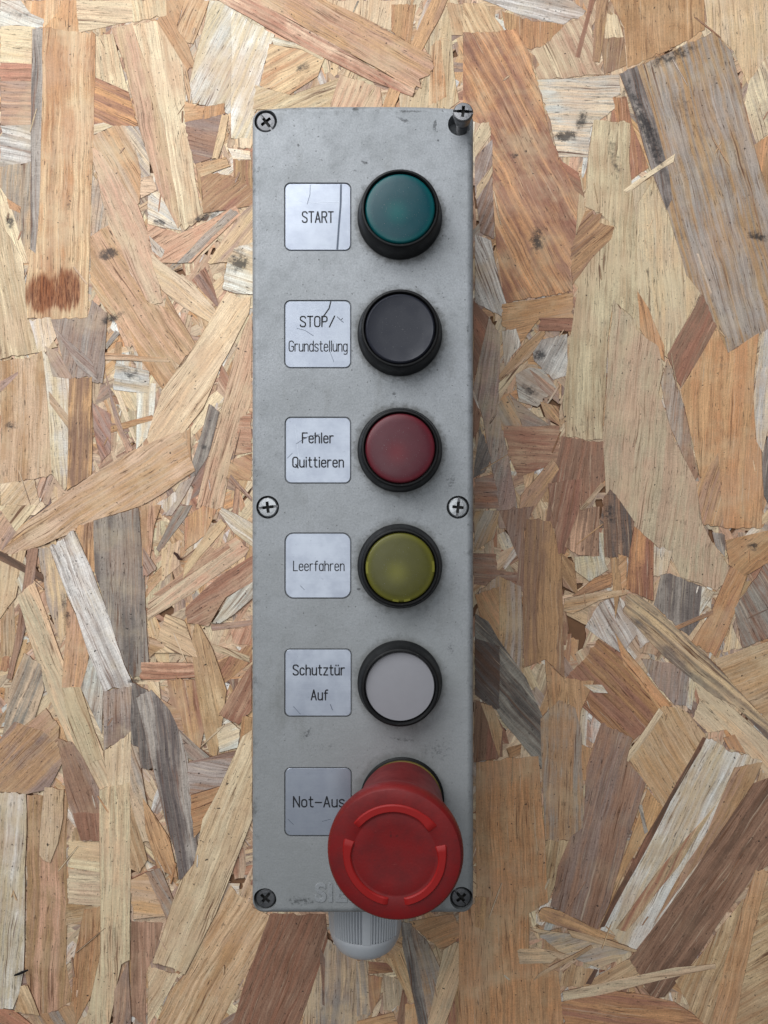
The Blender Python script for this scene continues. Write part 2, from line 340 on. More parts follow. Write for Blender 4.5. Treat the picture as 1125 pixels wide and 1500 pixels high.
# every line: tones (main, second), grain angle (image degrees, 90 = up and down), outline in crop pixels
STRANDS = [
('A', 0, 0, 2.96, '''
cy 5 0,105 150,115 150,285 0,285
rp 3 0,270 150,278 150,365 0,372
pm 3 0,350 150,352 140,548 0,562
wg 12 0,545 135,540 135,702 0,730
gy 95 0,722 135,700 132,1140 0,1140
cy 70 0,810 40,870 100,1060 125,1140 0,1140
op 60 28,858 92,898 88,925 40,905
yo 92 80,0 262,0 252,120 190,125 130,82
wg 20 0,0 90,0 130,55 190,82 188,125 70,108 0,115
ot 92 190,118 258,40 262,0 332,0 342,150 300,160 190,160
yg 92 325,140 425,140 420,330 405,540 400,900 388,1140 320,1140 320,500
cn 5 330,0 576,0 578,92 450,118 340,142
cy 80 570,0 742,0 722,68 576,96
ot 60 720,0 800,0 768,110 815,190 845,280 805,312 700,180 655,88 722,66
yc 80 415,155 490,145 560,400 412,350
ro 25 410,333 555,396 600,550 398,545
yt 115 800,0 908,0 870,110 838,190 812,186 765,125
gy 78 840,180 880,140 890,210 860,240
cw 118 908,0 1150,0 1150,400 1105,492 990,498 925,468 800,437 838,280 882,118
gc 50 540,545 600,545 650,700 650,830 612,850
gn 100 395,740 470,860 520,1140 395,1140
wc 30 640,850 690,825 790,1000 640,972
py 78 480,122 575,104 640,300 720,560 800,955 772,992 690,832 600,545 535,262
cy 80 572,104 680,90 790,270 812,480 835,690 865,880 885,940 800,1000 780,960 705,520 640,300
yt 78 790,270 812,300 870,650 880,900 858,800 820,480
wc 165 400,540 450,530 492,546 404,586
nt 62 400,588 490,546 540,544 590,650 612,742 606,880 592,890 480,740 405,650
pn 66 400,640 440,660 520,780 600,890 625,960 670,1100 705,1310 660,1325 600,1270 500,1090 460,930 402,700
mb 12 800,532 885,495 975,488 955,590 925,684 845,712 815,610
to 95 885,462 975,448 975,492 882,518
ot 170 800,440 890,470 880,515 800,530
cy 88 990,492 1108,490 1108,600 1085,645 1030,640 1005,580
wc 10 985,640 1085,655 1090,692 1010,690
rt 88 1010,690 1090,694 1100,840 1010,820
cy 105 962,494 992,498 975,600 945,692 918,690
tr 140 870,740 1000,760 1100,820 1100,890 880,925
yt 165 850,710 980,680 1000,720 870,770
pn 5 610,770 660,760 680,825 610,860
pr 150 635,968 780,1012 900,960 1020,890 1045,930 930,1040 830,1140 690,1140 640,1040
gk 136 1000,905 1035,925 920,1030 815,1140 765,1140 870,1030
ym 130 1040,930 1100,880 1100,1140 900,1140
wn 55 645,1020 715,1085 700,1120 660,1090
''' ),
('Amain', 0, 0, 1.0, '''
yo 91 46,42 64,40 112,46 140,50 138,180 133,300 130,400 128,467 72,468 40,466 34,440 46,360 45,200
kg 91 47,42 63,41 62,150 60,230 58,300 52,372 44,365 45,200
'''),
('B', 0, 370, 2.96, '''
yc 80 -5,-130 50,-60 100,30 120,290 185,300 250,410 185,430 0,465
cw 85 125,288 222,280 250,360 190,440 160,420
nt 92 0,470 130,455 185,424 205,640 225,960 190,972 0,1012
bm 140 0,560 80,515 78,530 0,610
yc 130 0,1000 150,985 172,1080 205,1095 150,1140 0,1140
wc 85 183,425 250,480 332,560 312,780 300,1000 280,1032 225,960 205,640
tn 48 212,600 310,722 302,772 215,655
gm 100 220,290 380,280 400,205 465,260 455,500 445,570 400,560 380,535 300,560 255,400
mg 45 230,320 400,470 425,560 345,505
gm 60 195,405 250,430 320,550 230,540
tp 56 392,-70 470,-120 520,-40 545,30 580,110 640,215 715,235 722,180 850,400 772,492 822,560 705,592 560,380 460,250 392,120
ot 56 560,330 700,520 740,560 705,592 600,450
yt 50 390,60 470,200 520,300 460,250 392,130
bt 92 300,548 400,538 402,760 398,962 290,1032
yc 38 655,0 700,42 830,130 945,260 908,302 800,240 700,162 662,62
rm 60 890,60 930,160 952,245 830,120
gk 135 455,400 500,335 520,350 462,420
wc 95 590,570 675,568 668,690 640,800 590,855
cw 10 500,480 650,512 642,610 490,595
on 3 455,433 740,458 742,476 456,466
nt 65 720,440 780,490 760,510
ot 168 400,768 540,735 660,703 668,726 540,765 400,800
mp 66 450,498 490,640 535,770 578,850 550,872 500,740
mr 60 400,650 480,700 480,860 440,910 405,770
yc 126 985,165 1045,200 1088,190 1080,262 1020,380 960,490 880,680 790,790 650,862 640,792 700,600 790,480 880,345
rn 60 960,480 1005,560 985,640 940,600
np 106 1050,350 1092,255 1092,640 1000,900 968,1105 910,1118 848,1110 890,920 960,680 1010,470
kg 105 905,655 952,690 905,880 830,1000 822,940 880,760
gm 118 850,965 800,1060 745,1140 700,1140 780,1000
wc 20 970,110 985,30 1030,-24 1100,-46 1100,182 1020,178 965,160
pr 5 1040,715 1092,690 1092,865 1010,880
tr 30 1000,900 1092,870 1092,990 980,980
mp 50 1000,960 1092,1060 1092,1080 990,990
tn 90 780,780 825,760 830,900 810,900
wc 95 680,1090 760,1035 770,1070 720,1130
'''),
('Bfan', 0, 0, 1.0, '''
tn 147 -4,806 30,770 60,750 135,695 190,662 262,630 275,655 286,690 240,722 205,742 140,762 100,783 60,800 15,813
'''),
('C', 0, 740, 2.96, '''
yc 130 0,0 165,0 70,115 0,200
pm 125 0,20 75,118 10,198 0,190
yc 100 -5,225 115,195 70,400 -5,500
gy 85 160,185 225,185 300,420 302,520 262,605 200,420
nt 90 0,500 60,420 70,640 0,700
cw 70 70,330 110,220 150,330 220,520 160,500
bd 32 -5,196 30,212 110,258 186,300 188,332 140,312 -5,238
bm 100 120,190 168,188 155,300 130,450 95,600 52,756 30,750 55,640 82,480
cy 66 75,395 150,330 220,520 270,660 380,900 475,1140 505,1240 432,1232 340,1140 270,960 200,800 120,560
gn 112 108,640 180,690 192,800 150,930 100,1095 -5,1095 40,800
rt 95 -5,655 40,655 30,720 -5,720
pt 140 110,950 200,880 260,960 240,1140 60,1140
bt 95 320,95 408,68 412,292 398,285
pt 95 290,395 332,480 388,640 372,792 268,792 282,620
cy 70 268,790 350,788 445,1100 345,1140
wg 100 350,792 390,655 452,800 442,990
wg 68 215,182 320,108 400,280 455,430 500,570 540,690 578,772 560,800 500,790 450,806 390,660 330,470 290,380
gk 89 405,66 602,12 618,200 630,400 648,742 575,752 540,690 500,570 455,430 412,292
gm 89 450,806 572,783 570,985 545,1000 510,1058 480,1040 450,1066
cy 92 445,1062 490,1040 570,978 572,1140 570,1236 500,1240 460,1140
kg 85 572,765 640,800 700,900 780,880 800,1140 575,1140 565,930
tr 82 725,755 902,757 905,900 860,1100 790,980 745,870
mg 45 700,850 785,975 912,1090 850,1112 795,1085
pt 3 700,840 780,890 800,985 712,930
yc 60 640,765 690,765 700,900 650,830
rp 2 612,681 900,684 898,748 612,756
ty 78 850,495 922,620 984,800 968,920 940,1092 910,1080 868,900 828,620
rt 122 945,682 1092,598 1092,680 975,772
rp 118 1092,690 1092,890 1035,952 950,905 1000,820
cp 145 640,420 830,262 1020,138 1082,190 1060,222 840,378 640,502
pr 146 660,390 860,240 985,165 1000,185 830,300 690,395
pt 135 640,325 730,230 790,178 812,200 720,300 640,388
ty 128 800,262 900,110 960,58 984,92 870,220 792,322
wc 35 962,8 1100,80 1100,185 1010,118 948,30
pr 148 808,440 960,300 1100,215 1100,335 980,400 905,525 812,510
wg 128 920,512 985,400 1100,330 1100,400 1020,470 955,512
cy 26 915,600 1085,655 1085,685 930,635
mp 175 905,515 1090,498 1090,522 920,545
pr 110 1000,540 1090,520 1090,610 1010,600
gm 122 835,0 800,62 690,205 676,190 740,62 780,0
tr 95 880,0 940,20 890,130 800,200 800,60
yc 30 720,470 800,500 860,660 760,640 660,640
nt 20 645,570 725,600 650,660
cw 155 940,968 1002,938 1042,970 1032,1050 950,1072
ot 95 1100,918 1050,916 1030,1140 1100,1140
mb 170 820,1110 1040,1060 1100,1090 1100,1140 820,1140
pt 88 610,0 700,0 670,90 640,300 615,260
mr 60 620,180 680,270 650,300 620,320
yn 95 700,190 780,150 780,260 700,330
'''),
('D', 0, 1110, 2.8125, '''
tm 135 -5,-70 60,-150 180,-110 240,-50 258,20 200,130 108,150 0,138
cw 95 -5,140 60,140 108,150 112,300 104,460 105,580 100,870 85,960 55,1034 -5,1034
tp 91 110,152 282,160 272,400 278,600 272,850 300,1000 240,1040 160,1062 110,930 105,900 112,500
ny 92 185,118 265,130 262,240 240,350 208,432 190,425 162,400 172,220
mb 70 236,-80 300,-66 345,0 412,130 412,342 335,340 300,240 280,180
rb 80 300,225 412,225 412,342 335,340
yc 8 280,342 418,342 418,475 280,452
nc 4 280,456 418,476 418,612 280,602
yt 170 272,602 412,616 412,700 360,665 272,692
ot 95 345,622 412,612 412,905 372,990 310,1110 288,1110 300,850
cy 91 410,128 536,100 541,450 535,832 502,850 450,1110 345,1110 380,960 415,800
ty 75 538,175 570,260 608,420 572,474 535,452
gn 70 540,-60 572,-44 600,150 640,345 590,345 538,180
ot 70 588,160 640,240 700,330 735,500 650,455 600,300
kg 82 560,-250 625,-282 700,-200 745,-100 775,0 795,200 825,420 800,425 785,495 738,500 720,380 690,290
bg 8 772,20 975,-5 960,100 782,152
ot 160 785,152 955,98 930,172 800,330
gb 58 595,472 662,450 722,600 686,664
nt 4 540,500 600,472 684,650 550,664
yc 112 998,-90 1040,-118 1040,250 970,430 890,640 762,890 700,860 628,842 690,660 742,508 800,432 835,250 900,130
pb 91 540,672 672,682 640,800 602,890 602,1110 540,1062
pm 95 470,960 530,832 541,1062 541,1110 465,1110
cy 120 608,862 735,892 700,960 650,1042 608,1110
yt 120 950,525 975,560 1030,600 1110,650 1100,690 1050,830 980,950 900,1110 638,1110 700,960 770,880 890,642
tr 30 -5,1030 60,1040 145,1110 -5,1110
gt 60 155,1062 240,1040 302,1000 312,1110 180,1110
ty 70 85,940 115,935 165,1060 60,1045
'''),
('G', 340, 1320, 2.96, '''
rb 112 165,55 405,55 415,175 350,370 288,545 -5,545 62,330
yg 92 415,165 540,245 602,400 602,490 540,545 300,545 332,425
gy 88 538,258 582,258 608,440 592,490 540,502
or 85 588,318 652,330 640,420 600,492
or 4 588,262 680,270 700,310 592,318
cy 88 650,318 745,342 730,440 700,470 655,476
rb 95 740,378 762,400 750,545 708,545
ot 92 750,448 802,448 805,545 748,545
yt 68 640,238 740,188 792,440 770,444 700,300
yt 30 640,238 740,150 740,200 680,250
kg 80 732,90 778,98 812,250 832,400 852,545 810,545 770,350 738,200
gt 76 770,98 850,178 902,290 880,420 850,505 830,400
ot 160 765,90 960,55 1015,178 905,212 842,162
rt 88 940,200 1045,100 1130,90 1130,545 935,545
cy 112 915,210 962,180 1014,165 1000,300 965,420 930,545 845,545 880,380
rt 92 1052,50 1102,48 1086,122 1054,122
ot 168 540,520 700,480 722,545 540,545
bk 85 380,200 405,250 402,455 390,450
'''),
('F', 340, 0, 2.96, '''
cw 112 -5,40 185,150 140,280 100,470 82,600 -5,600
oy 150 160,190 300,215 402,252 372,330 245,412 120,372 145,260
wc 12 170,160 320,200 400,240 390,262 300,215 180,195
cy 158 100,368 255,412 480,330 425,475 90,475
np 112 468,320 642,380 655,475 420,475
cy 100 395,0 775,0 765,180 690,130 560,92
ot 95 690,18 800,18 772,192 690,135
yt 75 930,10 1140,25 1140,132 950,152
cy 96 832,202 932,20 952,150 962,300 985,440 940,475 728,475 722,400 785,422 872,275
bt 115 868,-5 935,-5 900,80 822,222 760,330 702,475 648,475 680,378 780,182
yo 92 860,200 905,160 930,420 850,460
pt 30 175,-5 390,-5 540,60 700,148 858,238 876,290 850,330 812,345 822,385 600,282 300,112
tp 32 60,-5 185,-5 300,110 600,280 800,360 790,388 440,192 190,52
rn 29 -70,-5 62,-5 190,50 300,115 440,190 600,290 792,388 782,420 740,405 600,350 380,242 150,122 -5,35
'''),
('H', 680, 0, 2.528, '''
tn 95 40,440 110,430 110,600 40,640
yt 62 -5,10 70,10 142,100 150,118 -5,125
ot 92 140,40 240,70 382,88 372,152 240,182 150,102
wg 12 58,-5 390,-5 452,40 440,72 402,66 370,92 290,75 200,52
cp 65 372,90 470,40 485,230 522,276 275,292 238,190 300,165
bt 92 240,190 262,205 280,240 262,260
tb 95 535,30 590,100 602,242 520,276 505,150
cy 80 522,48 568,58 592,136 520,142
ot 88 540,-5 892,-5 892,110 820,152 740,192 605,252 592,100
br 104 464,-5 486,-5 450,130 428,216 410,210 440,100
bt 97 490,-5 536,-5 502,232 474,226
or 62 -5,118 100,118 192,104 240,190 275,320 300,420 330,530 360,590 440,740 440,860 402,920 402,1080 280,1100 150,1122 120,930 102,700 95,470 40,450 -5,470
yc 86 888,-5 1140,-5 1140,180 1052,312 1000,190 960,150 900,102
gc 75 1140,180 1140,482 1082,532 1040,382 1055,300
to 95 1070,540 1140,490 1140,760
ro 85 550,358 602,358 622,462 655,540 685,620 608,672 540,455
cw 3 270,295 420,288 575,274 580,350 550,360 558,402 470,470 458,582 350,582 312,430
cy 93 435,640 448,780 560,830 600,700 700,655 762,800 825,1015 872,1160 800,1300 760,1330 640,1250 560,1110 480,1110 400,1040 420,760
yc 93 480,443 545,450 616,456 610,600 600,705 572,832 500,785 448,765 452,640 470,500
br 40 352,590 425,640 445,730 412,705
tg 75 575,272 660,235 750,198 880,138 922,118 990,190 1020,300 1040,400 1080,560 1140,760 1140,1212 1060,1260 975,1305 930,1200 820,1015 760,800 690,620 630,420
kg 75 575,272 640,242 700,420 760,640 770,740 750,780 690,620 630,420
nc 120 35,500 62,455 92,450 100,500 40,585
bg 112 40,580 105,515 112,885 60,860 40,700
cy 120 45,690 105,610 105,650 45,740
wg 70 40,868 100,888 125,1010 162,1140 150,1178 38,1120
to 135 640,770 700,815 690,822
'''),
('I', 680, 370, 2.528, '''
to 170 140,190 250,175 402,148 405,242 280,245 210,335 140,272
br 60 35,178 92,240 65,350 35,485
gm 98 92,238 132,300 135,600 192,900 205,1020 128,1020 108,830 70,620 33,500 72,320
rb 95 33,530 62,600 52,660 33,690
kg 110 58,640 102,760 75,815 33,835
gw 118 250,330 382,300 385,452 330,472 258,400
wg 100 140,290 192,280 212,342 178,380 150,422
nt 132 130,450 215,345 290,278 302,300 240,392 128,472
cn 130 128,555 128,480 235,398 240,420 190,455
wg 30 190,450 245,425 292,432 342,500 272,572 202,552
mp 45 240,430 352,512 352,562 280,502
tg 60 125,562 172,520 215,642 140,660
gm 20 165,520 205,555 320,640 215,645
tr 50 280,550 352,570 352,640 300,610
pr 3 145,640 352,640 352,772 200,832 170,760
mr 3 38,838 112,818 132,948 38,948
rb 3 275,240 405,244 403,292 275,290
yc 92 432,78 560,-95 500,-150 448,-170 452,-295 480,-492 545,-485 616,-479 612,-330 640,-100 642,255 552,180 534,300 512,692 450,697 420,684 375,682 364,560 402,250
cy 88 640,-180 700,-272 758,-135 822,80 876,150 820,260 780,325 752,378 720,332 642,272
ot 80 640,140 682,202 742,345 742,405 700,360 650,285
gb 95 752,395 800,520 832,642 868,830 850,850 760,640 728,480
br 115 880,153 936,272 870,400 802,502 782,450 752,380
ot 93 935,275 978,372 1092,298 1075,450 1072,560 1102,742 1102,1020 962,1020 920,830 872,832 832,640 802,508
yc 148 782,-367 776,-335 680,-275 605,-217 588,-230 680,-295
bt 138 448,-153 470,-160 480,-140 512,-147 500,-110 556,-95 545,-50 470,25 400,120 395,-15
wc 94 1140,280 1104,295 1090,380 1070,532 1082,700 1106,742 1140,600
kg 95 1104,740 1140,640 1140,960 1110,900
pt 108 860,862 940,740 962,1020 882,1000
rb 100 362,678 466,696 432,850 392,1020 298,1020 322,850
tp 125 328,760 352,802 240,982 200,972 210,898
br 92 465,700 522,700 522,842 432,942 432,850
kb 40 520,900 560,930 632,1020 500,1020
tn 135 430,942 508,850 520,862 420,985
cn 96 552,172 640,288 720,348 738,430 720,520 762,640 780,700 860,850 872,980 912,1060 985,1168 982,1208 932,1252 882,1230 800,1200 765,1120 680,1070 560,940 525,900 515,720 532,400
'''),
('J', 680, 740, 2.528, '''
tg 112 35,20 132,20 112,122 38,172
mr 3 30,178 120,180 122,240 208,252 192,312 35,292
bm 95 130,20 262,0 222,100 232,335 192,300 202,200
gt 92 125,260 212,300 222,705 130,552 40,330
to 60 40,330 130,300 130,500 60,420
bt 91 230,50 322,60 362,200 372,642 300,572 220,602 218,300
kg 47 40,402 90,430 130,500 230,640 342,900 342,1015 300,992 140,800 120,760 40,702
dk 47 40,492 132,522 132,752 118,758 40,702
rb 95 36,720 102,740 142,840 142,932 36,952
nt 80 60,732 102,742 142,832 130,935
rb 100 310,-80 440,-100 425,30 372,182 348,182
bp 96 428,15 502,5 502,192 420,184 370,152
kb 90 516,-25 540,-60 575,-20 632,62 612,192 518,192
wc 80 408,190 500,188 500,100 515,105 522,215 535,240 462,282 410,242
bt 60 360,180 410,215 420,330 365,300
ro 92 630,78 702,140 702,355 598,312 610,180
wc 95 700,152 772,168 750,252 700,262
bo 155 400,335 480,270 550,248 545,302 420,335
wg 60 500,362 572,330 590,400 692,500 652,532 640,480 610,520 590,555 500,492 448,452
bt 90 540,190 580,200 582,310 560,420
kg 93 728,258 762,252 882,300 872,432 832,485 760,425 702,370
wc 120 880,300 932,320 870,412
or 115 985,225 1048,255 1002,400 930,562 838,512 912,400
bo 158 778,450 922,388 922,405 790,462
cy 100 990,438 1032,530 958,545
bg 60 1000,382 1140,180 1140,490 1030,528
to 140 968,130 1140,90 1140,205 1040,262 980,222
dg 80 918,98 966,110 966,192 930,152
ty 158 918,572 1140,500 1140,820 1002,672
cy 45 850,640 900,690 942,700 1052,800 1140,880 1140,1020 1052,922 972,832 902,842 848,790 870,720
or 45 375,640 452,560 498,495 592,555 700,702 762,742 602,902 500,802 380,702
to 50 558,470 602,540 772,742 722,762 590,592
gm 95 655,568 832,598 832,742 780,742 700,652
wc 95 832,630 860,660 842,760 822,745
ot 85 368,642 482,652 432,762 420,882 482,902 460,1020 338,1020 298,570
ty 60 740,742 800,750 832,772 896,852 850,940 800,1060 735,1120 680,1040 610,942 680,830
cn 125 722,750 738,768 680,860 590,975 562,972 640,870
wc 20 440,664 510,665 532,696 480,694
tn 168 370,346 500,322 602,312 602,330 500,352 400,402 368,392
ob 60 958,862 1002,848 1045,922 980,902
to 140 570,180 602,190 600,310 585,330
yk 41 595,345 610,325 645,335 700,372 760,430 880,540 960,620 1020,690 1140,815 1140,885 1060,800 1000,740 930,710 850,650 740,560 660,475 588,390
'''),
('K', 680, 1100, 2.528, '''
ot 88 45,42 275,18 298,300 312,560 240,600 240,760 350,820 370,1025 -20,1025 -20,600 45,560
rt 92 40,540 92,540 72,662 40,652
tg 91 282,-120 350,-190 412,-160 436,-60 442,300 392,330 300,332
ty 100 298,330 392,330 335,500 310,562
ot 112 560,472 680,140 742,212 602,432 512,655
kg 70 645,200 660,200 682,300 668,310
mb 104 452,60 478,-20 508,-102 622,-48 602,35 672,122 640,230 602,330 540,562 492,662 320,572 345,430 392,318 440,282
cw 115 893,-48 935,-35 962,-18 990,5 1040,10 1106,40 1072,120 962,260 880,400 800,540 650,745 500,672 560,540 640,400 690,330 762,190
pt 118 1000,60 1106,40 1072,120 880,400 700,640 790,470 900,300
ry 118 930,200 990,110 800,420 600,670 560,660 720,440
rd 116 884,-52 897,-46 876,0 764,190 692,335 600,500 520,652 502,655 560,530 640,380 702,268
bd 124 1140,95 1140,420 1092,442 970,600 850,780 742,912 692,912 610,770 740,600 840,460 1000,222 1072,120
ty 150 1140,440 1140,1025 980,1025 1000,800 1062,600 1100,450
ty 110 850,790 950,652 1032,550 1010,700 935,1025 880,1025 780,852
ot 104 1078,440 1130,450 1090,600 1050,780 1000,1025 912,1025 950,850 990,700
ro 8 360,930 450,905 560,888 680,905 780,930 850,975 900,1025 370,1025
ty 150 440,872 500,830 610,768 652,832 560,860 450,885
ty 100 400,788 440,800 485,812 445,872 350,875 370,820
yg 168 245,655 400,678 520,700 612,742 560,780 500,806 430,780 350,742
tn 12 240,720 300,735 420,760 400,790 350,770
bt 24 275,600 285,582 305,577 350,590 450,640 560,684 552,700 470,685 380,656 300,632 280,620
ty 22 380,660 540,700 642,738 630,746 500,715 400,690
cy 2 195,740 205,731 290,732 345,765 322,786 205,790
tn 148 253,852 280,818 380,765 470,717 476,728 420,765 330,812
kd 112 450,862 482,808 496,812 470,866
cn 171 364,890 500,862 650,830 780,802 930,787 932,805 800,832 640,870 500,905 366,926
'''),
]

GRID = 3.0
GX0, GY0, GX1, GY1 = -320, -420, 1445, 1920
gw, gh = int((GX1 - GX0) / GRID) + 1, int((GY1 - GY0) / GRID) + 1
level = [[0] * gw for _ in range(gh)]

def cells(poly):
    ys = [p[1] for p in poly]
    out = []
    j0 = max(0, int((min(ys) - GY0) / GRID)); j1 = min(gh - 1, int((max(ys) - GY0) / GRID) + 1)
    n = len(poly)
    for j in range(j0, j1 + 1):
        y = GY0 + (j + .5) * GRID
        xs = []
        for i in range(n):
            (x0, y0), (x1, y1) = poly[i], poly[(i + 1) % n]
            if (y0 <= y) != (y1 <= y):
                xs.append(x0 + (y - y0) * (x1 - x0) / (y1 - y0))
        xs.sort()
        for a, b in zip(xs[::2], xs[1::2]):
            i0 = max(0, int((a - GX0) / GRID + .5)); i1 = min(gw - 1, int((b - GX0) / GRID - .5))
            for i in range(i0, i1 + 1): out.append((j, i))
    return out

def roughen(poly, ang, big=True):
    """fibrous ends across the grain, nearly straight flanks along it"""
    out = []
    n = len(poly)
    gx, gy = cos(radians(ang)), sin(radians(ang))
    for i in range(n):
        (x0, y0), (x1, y1) = poly[i], poly[(i + 1) % n]
        out.append((x0, y0))
        L = hypot(x1 - x0, y1 - y0)
        if L < 9: continue
        al = abs(((x1 - x0) * gx + (y1 - y0) * gy) / L)
        if al > 0.8:
            k = min(3, int(L / 38)); amp = 0.9
            for q in range(k):
                t = (q + 1) / (k + 1)
                off = rnd.uniform(-amp, amp)
                out.append((x0 + (x1 - x0) * t - gy * off, y0 + (y1 - y0) * t + gx * off))
        else:
            k = min(9, int(L / 5.0)) if big else min(3, int(L / 6))
            amp = 2.3 * (1 - al * .5)
            for q in range(k):
                t = (q + 1 + rnd.uniform(-.25, .25)) / (k + 1)
                off = rnd.uniform(-amp, amp) * (1.7 if rnd.random() < .15 else .6)
                out.append((x0 + (x1 - x0) * t + gx * off, y0 + (y1 - y0) * t + gy * off))
    return out

SCB = DIST / F_PX
STEP = 0.000024
def strand_geo(poly, ang, tones, traits, z, thick=0.0011):
    """vertices, faces, side flags and uv for one strand in board metres; poly in picture pixels"""
    n = len(poly)
    pts = [((x - 562.5) * SCB, -(y - 750) * SCB) for x, y in poly]
    cx = sum(p[0] for p in pts) / n; cy = sum(p[1] for p in pts) / n
    area2 = sum(pts[i][0] * pts[(i+1) % n][1] - pts[(i+1) % n][0] * pts[i][1] for i in range(n))
    if area2 < 0: pts.reverse()
    a = -radians(ang)
    ux, uy = cos(a), sin(a)
    tx, ty = rnd.uniform(-1, 1) * 0.00012, rnd.uniform(-1, 1) * 0.00012
    ch = 0.00013
    V, top = [], []
    for i, (x, y) in enumerate(pts):
        (xa, ya), (xb, yb) = pts[i - 1], pts[(i + 1) % n]
        # inward offset for the worn edge
        e1 = Vector((x - xa, y - ya)); e2 = Vector((xb - x, yb - y))
        if e1.length > 0: e1.normalize()
        if e2.length > 0: e2.normalize()
        nn = Vector((-(e1.y + e2.y), e1.x + e2.x))
        if nn.length > 1e-6: nn.normalize()
        zz = z + (x - cx) * tx + (y - cy) * ty
        V.append((x + nn.x * ch, y + nn.y * ch, zz))
        top.append(i)
    for (x, y) in pts:
        zz = z + (x - cx) * tx + (y - cy) * ty
        V.append((x, y, zz - 0.00007))
    for (x, y) in pts:
        V.append((x, y, z - thick))
    dark = True
    Fc = [tuple(range(n))]
    side = [0]
    for i in range(n):
        j = (i + 1) % n
        if i % 3 == 0: dark = rnd.random() < .45
        Fc.append((n + i, n + j, j, i)); side.append(1 if dark else 0)
        Fc.append((2*n + i, 2*n + j, n + j, n + i)); side.append(1)
    uvo = (rnd.uniform(0, 3), rnd.uniform(0, 3))
    uvs = [((v[0] * ux + v[1] * uy) + uvo[0], (-v[0] * uy + v[1] * ux) + uvo[1]) for v in V]
    return V, Fc, side, uvs, (cx, cy)

def vary(c, amt=0.07):
    k = 1 + rnd.uniform(-amt, amt) * 1.4
    return tuple(max(0, min(255, v * k * (1 + rnd.uniform(-amt, amt) * .16))) for v in c)

class Sheet:
    def __init__(s): s.V, s.F, s.side, s.uv, s.a, s.b, s.t = [], [], [], [], [], [], []
    def add(s, geo, ta, tb, tr):
        V, Fc, side, uvs, c = geo
        o = len(s.V)
        s.V += V; s.F += [tuple(i + o for i in f) for f in Fc]; s.side += side; s.uv += uvs
        n = len(V); s.a += [ta] * n; s.b += [tb] * n; s.t += [tr] * n
    def build(s, name, parent):
        me = bpy.data.meshes.new(name)
        me.from_pydata(s.V, [], s.F)
        me.materials.append(WOOD); me.materials.append(EDGE)
        me.polygons.foreach_set('material_index', s.side)
        uvl = me.uv_layers.new(name='grain')
        li = [0] * len(me.loops); me.loops.foreach_get('vertex_index', li)
        flat = []
        for i in li: flat += s.uv[i]
        uvl.data.foreach_set('uv', flat)
        for nm, src in (('tone_a', s.a), ('tone_b', s.b)):
            at = me.attributes.new(nm, 'FLOAT_COLOR', 'POINT')
            f = []
            for c in src: f += c
            at.data.foreach_set('color', f)
        at = me.attributes.new('traits', 'FLOAT_VECTOR', 'POINT')
        f = []
        for c in s.t: f += c
        at.data.foreach_set('vector', f)
        me.update()
        o = bpy.data.objects.new(name, me); COL.objects.link(o); o.parent = parent
        return o

WOOD = wood_material()
EDGE = simple('resin_soaked_strand_edge', rgb(120, 84, 60), rough=0.7, var=0.3, nscale=700)
CORE = simple('board_core', rgb(135, 98, 70), rough=0.8, var=0.3, nscale=300, bump=0.5)

# slab under the strands
bm = bmesh.new()
bmesh.ops.create_cube(bm, size=1.0, matrix=Matrix.Translation((0, 0, -0.0105)) @ Matrix.Diagonal((0.53, 0.70, 0.019, 1)))
bm_obj('board_core', bm, CORE, board)

Z0 = -0.00045
def place(poly, step=STEP, cap=99):
    cs = cells(poly)
    if not cs: return None
    lv = max(level[j][i] for j, i in cs) + 1
    lv = min(lv, cap)
    for j, i in cs: level[j][i] = max(lv, level[j][i])
    if step == STEP: return Z0 + 0.00030 + max(0, lv - 12) * step + rnd.uniform(0, step * .4)
    return Z0 + lv * step + rnd.uniform(0, step * .4)

def chip_poly(x, y, L, w, a):
    ca, sa = cos(radians(a)), sin(radians(a))
    loc = [(-L/2, -w/2 * rnd.uniform(.5, 1)), (-L/6, -w/2), (L/4, -w/2 * rnd.uniform(.8, 1.1)), (L/2, -w/2 * rnd.uniform(.2, .9)),
           (L/2 * rnd.uniform(.85, 1.1), w/2 * rnd.uniform(.2, .9)), (L/6, w/2), (-L/4, w/2 * rnd.uniform(.8, 1.1)), (-L/2 * rnd.uniform(.85, 1.1), w/2 * rnd.uniform(.3, 1))]
    return [(x + u * ca - v * sa, y + u * sa + v * ca) for u, v in loc]

fill = Sheet()
FT = 'cccccyyytttoppppnnnnnbrmmgw'
# small chips that show in the gaps between the big strands
for k in range(6400):
    x, y = rnd.uniform(-30, 1155), rnd.uniform(-30, 1530)
    if 395 < x < 670 and 200 < y < 1300: continue
    L = rnd.uniform(26, 95); w = rnd.uniform(6, 22); a = rnd.gauss(100, 45)
    if k < 1700: L *= 1.6; w *= 2.0
    p = chip_poly(x, y, L, w, a)
    z = place(p, 0.000018, 12)
    if z is None: continue
    ta, tb = rnd.choice(FT), rnd.choice(FT)
    fill.add(strand_geo(roughen(p, a, False), a, None, None, z), rgb(*vary(TONE[ta], .08)), rgb(*vary(TONE[tb], .08)),
             (rnd.random() * .6, rnd.random() * .6, rnd.uniform(0, 50)))
